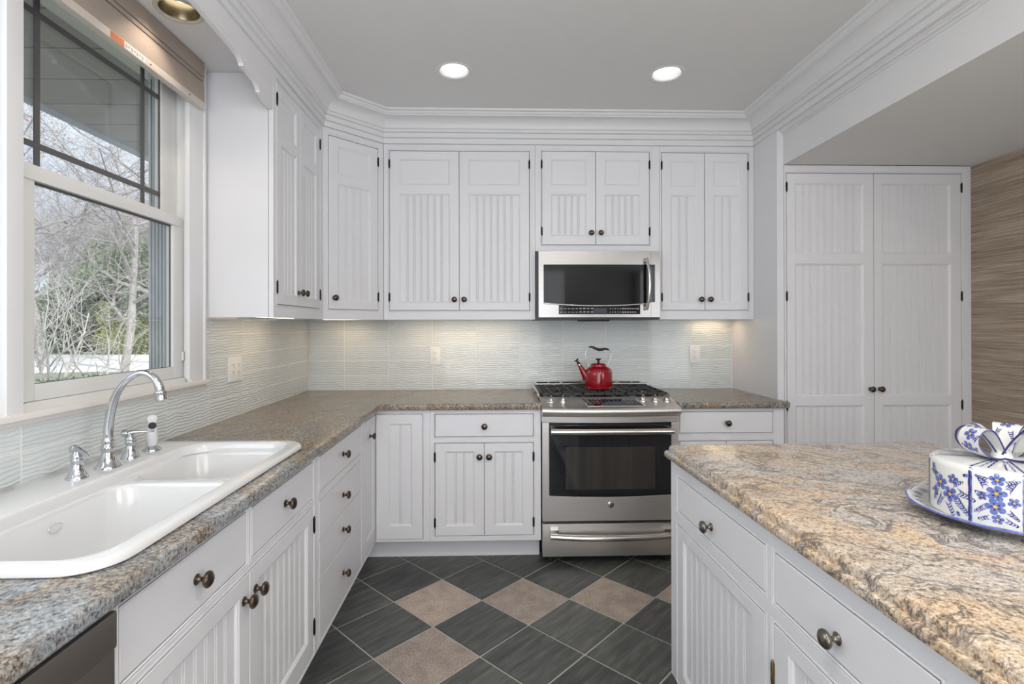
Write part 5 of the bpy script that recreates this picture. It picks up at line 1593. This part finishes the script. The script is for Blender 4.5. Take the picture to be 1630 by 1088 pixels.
def top_map(a0):
    ca, sa = math.cos(a0), math.sin(a0)
    def g(lift):
        def f(u, v):                 # u across the ribbon, v along it from the centre
            r = math.hypot(u, v)
            z = CH + 0.0045 - 0.0015 * (r / (CR * 0.5)) if r < CR * 0.5 else CH + 0.003 - 0.003 * (r - CR * 0.5) / (CR * 0.5 - 0.014)
            if r > CR - 0.014: z = CH - 0.0012 * ((r - CR + 0.014) / 0.006)
            return Vector((v * ca - u * sa, v * sa + u * ca, z + lift))
        return f
    return g
bm = newbm()
RW = 0.040
def strip_line(bm, mp, pts, w, mi):
    for (u0, v0), (u1, v1) in zip(pts, pts[1:]):
        d = Vector((u1 - u0, v1 - v0)); d.normalize(); q = Vector((-d.y, d.x)) * w / 2
        f = bm.faces.new([bm.verts.new(mp(u0 + q.x, v0 + q.y)), bm.verts.new(mp(u1 + q.x, v1 + q.y)), bm.verts.new(mp(u1 - q.x, v1 - q.y)), bm.verts.new(mp(u0 - q.x, v0 - q.y))]); f.material_index = mi
for k4 in range(4):
    a0 = A0 + k4 * PI / 2
    sm, tm = side_map(a0), top_map(a0)
    for s in (-1, 1):
        uu = RW * 1.06 * s
        strip_line(bm, sm(0.0007), [(uu + 0.0006 * math.sin(q * 1.7), 0.002 + (CH - 0.004) * q / 14) for q in range(15)], 0.0042, 1)
        strip_line(bm, sm(0.0005), [(uu - s * 0.0032 + 0.0005 * math.sin(q * 2.3), 0.002 + (CH - 0.006) * q / 14) for q in range(15)], 0.0028, 0)
        tu = CR * math.sin(uu / CR) * 0.98
        vmax = math.sqrt(max(0.0, (CR - 0.0085) ** 2 - tu * tu))
        strip_line(bm, tm(0.0007), [(tu * (0.30 + 0.70 * q / 12), 0.022 + (vmax - 0.022) * q / 12) for q in range(13)], 0.0036, 1)
        for off in (0.35, 0.66):
            strip_line(bm, tm(0.0006), [(tu * off * (0.3 + 0.70 * q / 12) + 0.0008 * math.sin(q * 2 + off * 9), 0.03 + (vmax - 0.034) * q / 12) for q in range(13)], 0.0028, 0 if off > 0.5 else 1)
    # flowers down the ribbon
    for (v, s, rt) in ((0.098, 0.0115, 0.4), (0.070, 0.0150, 0.1), (0.043, 0.0155, 0.7), (0.018, 0.0090, 0.2)):
        flower(bm, sm, 0.002 * math.sin(v * 90), v, s, rt)
    flower(bm, sm, 0.026, 0.056, 0.0095, 1.0); flower(bm, sm, -0.022, 0.060, 0.0080, 0.5)
    for (u, v, ang, L, n, sd) in ((0.012, 0.080, 0.9, 0.024, 5, -1), (-0.012, 0.082, 2.2, 0.024, 5, 1), (0.014, 0.034, -0.7, 0.022, 5, 1), (-0.014, 0.036, -2.5, 0.022, 5, -1), (-0.014, 0.060, 2.9, 0.020, 4, -1), (0.010, 0.096, 0.3, 0.024, 5, -1), (-0.010, 0.098, 2.9, 0.022, 5, 1), (0.010, 0.016, -0.4, 0.022, 4, 1), (-0.008, 0.016, -2.8, 0.020, 4, -1)):
        fern(bm, sm, u, v, ang, L, n, sd)
    # sprays on the white quarter to the left of this ribbon
    qm = side_map(a0 - PI / 4)
    for (u, v, s, rt) in ((-0.006, 0.066, 0.0155, 0.3), (0.018, 0.046, 0.0155, 0.9), (0.024, 0.080, 0.0105, 0.2)):
        flower(bm, qm, u, v, s, rt)
    for (u, v, ang) in ((-0.026, 0.092, 1.9), (0.044, 0.092, 0.5), (0.032, 0.014, -1.1), (-0.014, 0.034, 2.4)):
        petal(bm, qm(0.0004), u, v, ang, 0.011, 0.0046, 0); petal(bm, qm(0.0005), u, v, ang + 0.5, 0.007, 0.0024, 1)
    for (u, v, ang, L, n, sd) in ((-0.012, 0.078, 2.2, 0.030, 6, 1), (-0.014, 0.074, 2.8, 0.026, 6, -1), (0.024, 0.062, 0.6, 0.026, 5, 1), (0.030, 0.050, -0.25, 0.034, 6, 1), (0.024, 0.036, -0.8, 0.036, 7, 1), (0.006, 0.036, -2.2, 0.030, 6, -1), (-0.010, 0.050, -2.0, 0.032, 7, -1), (-0.016, 0.056, -2.6, 0.024, 5, 1), (0.018, 0.032, -1.2, 0.030, 5, -1)):
        fern(bm, qm, u, v, ang, L, n, sd)
link('painted_flowers', bm, [M['blue'], M['navy'], M['yellow']], t, fix=False)
# bow: four standing ribbon loops and a knot
def loop(k4, sc=1.0, dz=0.0):
    a0 = A0 + math.radians((-42, 82, -98, 172)[k4])
    ca, sa = math.cos(a0), math.sin(a0)
    P = catmull([(0.003, 0.004, 0), (0.026, 0.0045, 0), (0.050, 0.013, 0), (0.066, 0.032, 0), (0.064, 0.052, 0), (0.050, 0.063, 0), (0.033, 0.057, 0), (0.016, 0.035, 0), (0.003, 0.010, 0)], 6)
    P = [p * sc for p in P]
    n = len(P); hw = 0.0235 * sc; th = 0.0038
    bm = newbm()
    nr = []
    for i in range(n):
        tt = (P[min(i + 1, n - 1)] - P[max(i - 1, 0)]).normalized(); nr.append(Vector((tt.y, -tt.x, 0)))
    def p3(s, z, w): return Vector((s * ca - w * sa, s * sa + w * ca, CH + 0.003 + z))
    rows = []
    for i in range(n):
        taper = 0.55 + 0.45 * min(1, P[i].x / (0.04 * sc))
        o_, i_ = P[i] + nr[i] * th / 2, P[i] - nr[i] * th / 2
        w = hw * taper
        rows.append([bm.verts.new(p3(*q)) for q in ((o_.x, o_.y, -w + 0.001), (o_.x, o_.y, w - 0.001), (P[i].x, P[i].y, w), (i_.x, i_.y, w - 0.001), (i_.x, i_.y, -w + 0.001), (P[i].x, P[i].y, -w))])
    for a, b in zip(rows, rows[1:]):
        for q in range(6):
            f = bm.faces.new((a[q], a[(q + 1) % 6], b[(q + 1) % 6], b[q]))
            f.material_index = 1 if q in (1, 2, 4, 5) else 0
    lp = link('ribbon_loop', bm, [M['ceramic'], M['navy']], t, 60)
    cum = [0]
    for i in range(1, n): cum.append(cum[-1] + (P[i] - P[i - 1]).length)
    def mg(lift):
        def f(u, v):
            v = max(0, min(cum[-1] - 1e-6, v)); i = max(j for j in range(n - 1) if cum[j] <= v); q = (v - cum[i]) / (cum[i + 1] - cum[i])
            p = P[i].lerp(P[i + 1], q) + nr[i].lerp(nr[i + 1], q) * (th / 2 + lift)
            return p3(p.x, p.y, u)
        return f
    bm = newbm()
    tot = cum[-1]
    for fr_, s in ((0.36, 0.0105), (0.50, 0.0115), (0.64, 0.0105)): flower(bm, mg, 0.003 * math.sin(fr_ * 30), tot * fr_, s * sc, fr_ * 9)
    for (u, fr_, ang, L, n_, sd) in ((0.006, 0.28, 0.9, 0.018, 4, 1), (-0.006, 0.30, 2.3, 0.018, 4, -1), (0.010, 0.44, 0.8, 0.016, 4, -1), (-0.010, 0.58, 2.2, 0.016, 4, 1), (0.006, 0.72, 1.2, 0.018, 4, -1), (-0.004, 0.74, 1.9, 0.018, 4, 1)):
        fern(bm, mg, u, tot * fr_, ang, L * sc, n_, sd)
    link('painted_spray', bm, [M['blue'], M['navy'], M['yellow']], lp, fix=False)
loop(0, 1.08); loop(1, 1.30); loop(2, 1.08); loop(3, 1.12)
bm = newbm()
lathe(bm, [(0.019, -0.001), (0.0195, 0.006), (0.015, 0.018), (0.008, 0.025), (0, 0.027)], 28, Matrix.Translation((0, 0, CH + 0.004)))
link('ribbon_knot', bm, M['ceramic'], t, 50)

# ================================================================== OUTSIDE
def px(u, d):      # a place seen through the window: column u of the view at distance d
    return Vector(((u - 805.4) / 814.7 * d + 0.0273 * d, d - 0.0273 * (u - 805.4) / 814.7 * d))
GZ = -0.30
bm = newbm(); quad(bm, [(-120, -30, GZ), (-XL * -1 - 0.17, -30, GZ), (XL - 0.17, 120, GZ), (-120, 120, GZ)])
o = struct('ground_lawn', bm, M['lawn'])
bm = newbm()
pts = [(-70, 16.5), (-30, 16.0), (-13.5, 19.5), (-4, 24), (-4, 31), (-14, 30.5), (-30, 31.5), (-70, 34)]
vs = [bm.verts.new((x, y, GZ + 0.02)) for x, y in pts]; bm.faces.new(vs)
r_ = bmesh.ops.extrude_face_region(bm, geom=list(bm.faces)); bmesh.ops.translate(bm, vec=(0, 0, -0.06), verts=[v for v in r_['geom'] if isinstance(v, bmesh.types.BMVert)])
o = link('driveway', bm, M['drive']); tag(o, 'pale driveway crossing the lawn outside the sink window', 'driveway')
# roof overhang with vented panels
t = thing('roof_overhang', 'grey vented eave of the roof over the sink window outside', 'eave', (-1.8, 2.0, 2.62))
bm = newbm()
y = -6.0
while y < 9.0:
    box(bm, -0.80 + 0.02, 0.385, y - 2.0 + 0.004, y - 2.0 + 0.296, 0.0, 0.012, 0.002); y += 0.30
link('vented_panels', bm, M['eave_panel'], t)
link('backing', boxm(-0.78, 0.385, -8.0, 7.0, 0.010, 0.03), M['grille'], t)
link('fascia_board', boxm(-0.835, -0.80, -8.0, 7.0, -0.012, 0.16), M['siding'], t)

def make_tree(name, seed, h, r0, levels, spread, mat, bud=None, nb=(5, 5, 4, 4), lean=0.0, forks=1, first=0.3):
    R = random.Random(seed)
    bm = newbm()
    tips = []
    def branch(p, d, L, r, lv):
        n = 5 if lv < 2 else 3
        pts = [p.copy()]; q = p.copy(); dd = d.copy()
        for i in range(n):
            dd = (dd + Vector((R.gauss(0, 0.16), R.gauss(0, 0.16), R.gauss(0, 0.10) + (0.05 if lv else 0)))).normalized()
            q = q + dd * (L / n); pts.append(q.copy())
        tube(bm, pts, [r * (1 - 0.72 * i / n) for i in range(n + 1)], (7, 5, 4, 3, 3)[min(lv, 4)], cap=False)
        if lv >= levels: tips.append(pts[-1]); return
        cnt = nb[min(lv, len(nb) - 1)]
        for k in range(cnt):
            f = (first if lv == 0 else 0.18) + (1 - (first if lv == 0 else 0.18)) * (k + R.random() * 0.8) / cnt
            f = min(0.98, f); i = min(n - 1, int(f * n)); b = pts[i].lerp(pts[i + 1], f * n - i)
            ax = Vector((R.gauss(0, 1), R.gauss(0, 1), R.gauss(0, 0.5))).normalized()
            nd = (dd * (1 - spread * R.uniform(0.5, 0.95)) + ax * spread).normalized()
            branch(b, nd, L * R.uniform(0.42, 0.66), max(0.003, r * (1 - 0.7 * f) * 0.62), lv + 1)
    for s in range(forks):
        a = 2 * PI * s / forks + 0.5
        d = Vector((math.cos(a) * (0.38 if forks > 1 else lean), math.sin(a) * (0.38 if forks > 1 else 0), 1)).normalized()
        branch(Vector((0, 0, -0.1)), d, h * R.uniform(0.75, 1.0) * (0.7 if forks > 1 else 0.8), r0, 0)
    if bud:
        for tp in tips:
            if R.random() < 0.5:
                s = R.uniform(0.02, 0.035) * h / 15
                for q in range(2):
                    v = [tp + Vector((R.gauss(0, s), R.gauss(0, s), R.gauss(0, s))) for _ in range(3)]
                    f = bm.faces.new([bm.verts.new(x) for x in v]); f.material_index = 1
    return link(name, bm, [M[mat]] + ([M[bud]] if bud else []), None, None, fix=False)
def place(o, p, rz, s, label, cat, group, src=None, z=GZ):
    if src is not None:
        o = src.copy(); COL.objects.link(o)
    o.location = (p.x, p.y, z); o.rotation_euler = (0, 0, rz); o.scale = (s, s, s)
    return tag(o, label, cat, group)
GB = 'bare trees of the wood beyond the driveway'
LB = 'bare grey tree in the wood beyond the driveway'
far = [make_tree('bare_tree', 11 + k, 13.5, 0.17, 4, 0.62, 'bark_far', 'bud', (9, 7, 5, 4)) for k in range(3)]
spots = [(-40, 36), (20, 40), (62, 36), (92, 44), (118, 37), (146, 46), (172, 38), (205, 42), (232, 37), (262, 45), (290, 38), (35, 52), (80, 56), (128, 58), (158, 54), (190, 58), (222, 52), (248, 60), (275, 54), (105, 50), (-10, 48), (310, 50), (68, 64), (138, 66), (182, 66), (215, 68), (255, 68)]
for i, (u, d) in enumerate(spots):
    src = far[i % 3]
    s = rng.uniform(0.95, 1.3) * (1.0 if d < 50 else 1.25)
    place(src, px(u, d), rng.uniform(0, 6.28), s, LB, 'tree', GB, src if i >= 3 else None)
mid = make_tree('bare_tree', 31, 15, 0.15, 4, 0.66, 'bark', 'bud', (10, 7, 5, 4), first=0.2)
place(mid, px(197, 19), 0.6, 1.0, 'bare budding tree whose trunk stands behind the middle of the lower pane', 'tree', None)
place(mid, px(70, 21), 2.4, 1.12, 'bare budding tree at the left side of the window, on the far lawn', 'tree', None, mid)
place(mid, px(262, 23), 4.1, 1.15, 'bare budding tree at the right side of the window, on the far lawn', 'tree', None, mid)
near = make_tree('bare_tree', 44, 3.5, 0.034, 3, 0.55, 'bark_pale', None, (6, 5, 3), forks=4, first=0.3)
place(near, px(92, 9.0), 0.3, 1.0, 'pale multi-stemmed bare tree nearest the sink window', 'tree', None)
near2 = make_tree('bare_tree', 47, 3.2, 0.028, 3, 0.6, 'bark_pale', 'bud', (6, 5, 3), forks=3, first=0.3)
place(near2, px(168, 11.0), 1.3, 1.0, 'slender pale bare tree right of the nearest one', 'tree', None)

def foliage(name, seed, rx, ry, rz_, n, size, mat, cone=False):
    R = random.Random(seed); bm = newbm()
    lobes = [Vector((R.uniform(-0.55, 0.55) * rx, R.uniform(-0.55, 0.55) * ry, R.uniform(0.15, 1.0) * rz_)) for _ in range(9)]
    for _ in range(n):
        if cone:
            z = R.random() ** 1.3; r = (1 - z) * R.uniform(0.55, 1.0) * (0.85 + 0.15 * math.sin(z * 40)); a = R.uniform(0, 2 * PI)
            c = Vector((rx * r * math.cos(a), ry * r * math.sin(a), rz_ * 1.6 * z + 0.2))
        else:
            l = R.choice(lobes); v = Vector((R.gauss(0, 1), R.gauss(0, 1), R.gauss(0, 1))).normalized() * (R.random() ** 0.4)
            c = l + Vector((v.x * rx * 0.5, v.y * ry * 0.5, v.z * rz_ * 0.36))
            c.z = max(0.02, c.z)
        a1 = Vector((R.gauss(0, 1), R.gauss(0, 1), R.gauss(0, 1))).normalized(); a2 = a1.orthogonal().normalized()
        s = size * R.uniform(0.6, 1.3)
        quad(bm, [c - a1 * s, c + a2 * s * 0.5, c + a1 * s, c - a2 * s * 0.5])
    return bm
bmA = foliage('', 3, 3.0, 3.0, 4.5, 9000, 0.13, None)
eg = link('evergreen_tree', bmA, M['leaf_dark'], None, fix=False)
GE_ = 'evergreens in front of the wood'
for i, (u, d, s, sz) in enumerate(((120, 34, 0.9, 0.75), (160, 33, 1.0, 1.0), (215, 35, 1.1, 1.45), (250, 34, 1.1, 1.55), (70, 35, 0.8, 0.5), (30, 36, 0.8, 0.6), (285, 33, 1.0, 1.4), (185, 36, 1.0, 1.6))):
    o = eg if i == 0 else eg.copy()
    if i: COL.objects.link(o)
    p = px(u, d); o.location = (p.x, p.y, GZ); o.rotation_euler = (0, 0, i * 1.3); o.scale = (s, s, sz)
    tag(o, 'dark evergreen tree at the edge of the wood beyond the driveway', 'tree', GE_)
bmY = foliage('', 8, 1.7, 1.7, 2.4, 6000, 0.075, None)
yl = link('leafing_bush', bmY, M['leaf_yellow'], None, fix=False)
for i, (u, d, s, lab) in enumerate(((205, 31.8, 1.0, 'yellow-green leafing bush beyond the driveway, left of another'), (243, 32.5, 1.25, 'yellow-green leafing bush beyond the driveway at the right side of the pane'))):
    place(yl, px(u, d), i * 2.0, s, lab, 'bush', None, yl if i else None)
bmS = foliage('', 15, 0.75, 0.75, 0.62, 3200, 0.032, None)
sh = link('low_shrub', bmS, M['leaf_shrub'], None, fix=False)
for i, (u, d, s) in enumerate(((40, 7.6, 1.1), (72, 7.9, 1.0), (100, 8.3, 0.95), (128, 8.6, 1.05), (158, 9.2, 0.9), (190, 9.6, 0.85), (222, 10.4, 0.95), (250, 10.8, 0.8))):
    place(sh, px(u, d), i * 0.9, s, 'low green shrub in the bed below the sink window', 'shrub', 'low shrubs in the bed below the window', sh if i else None)
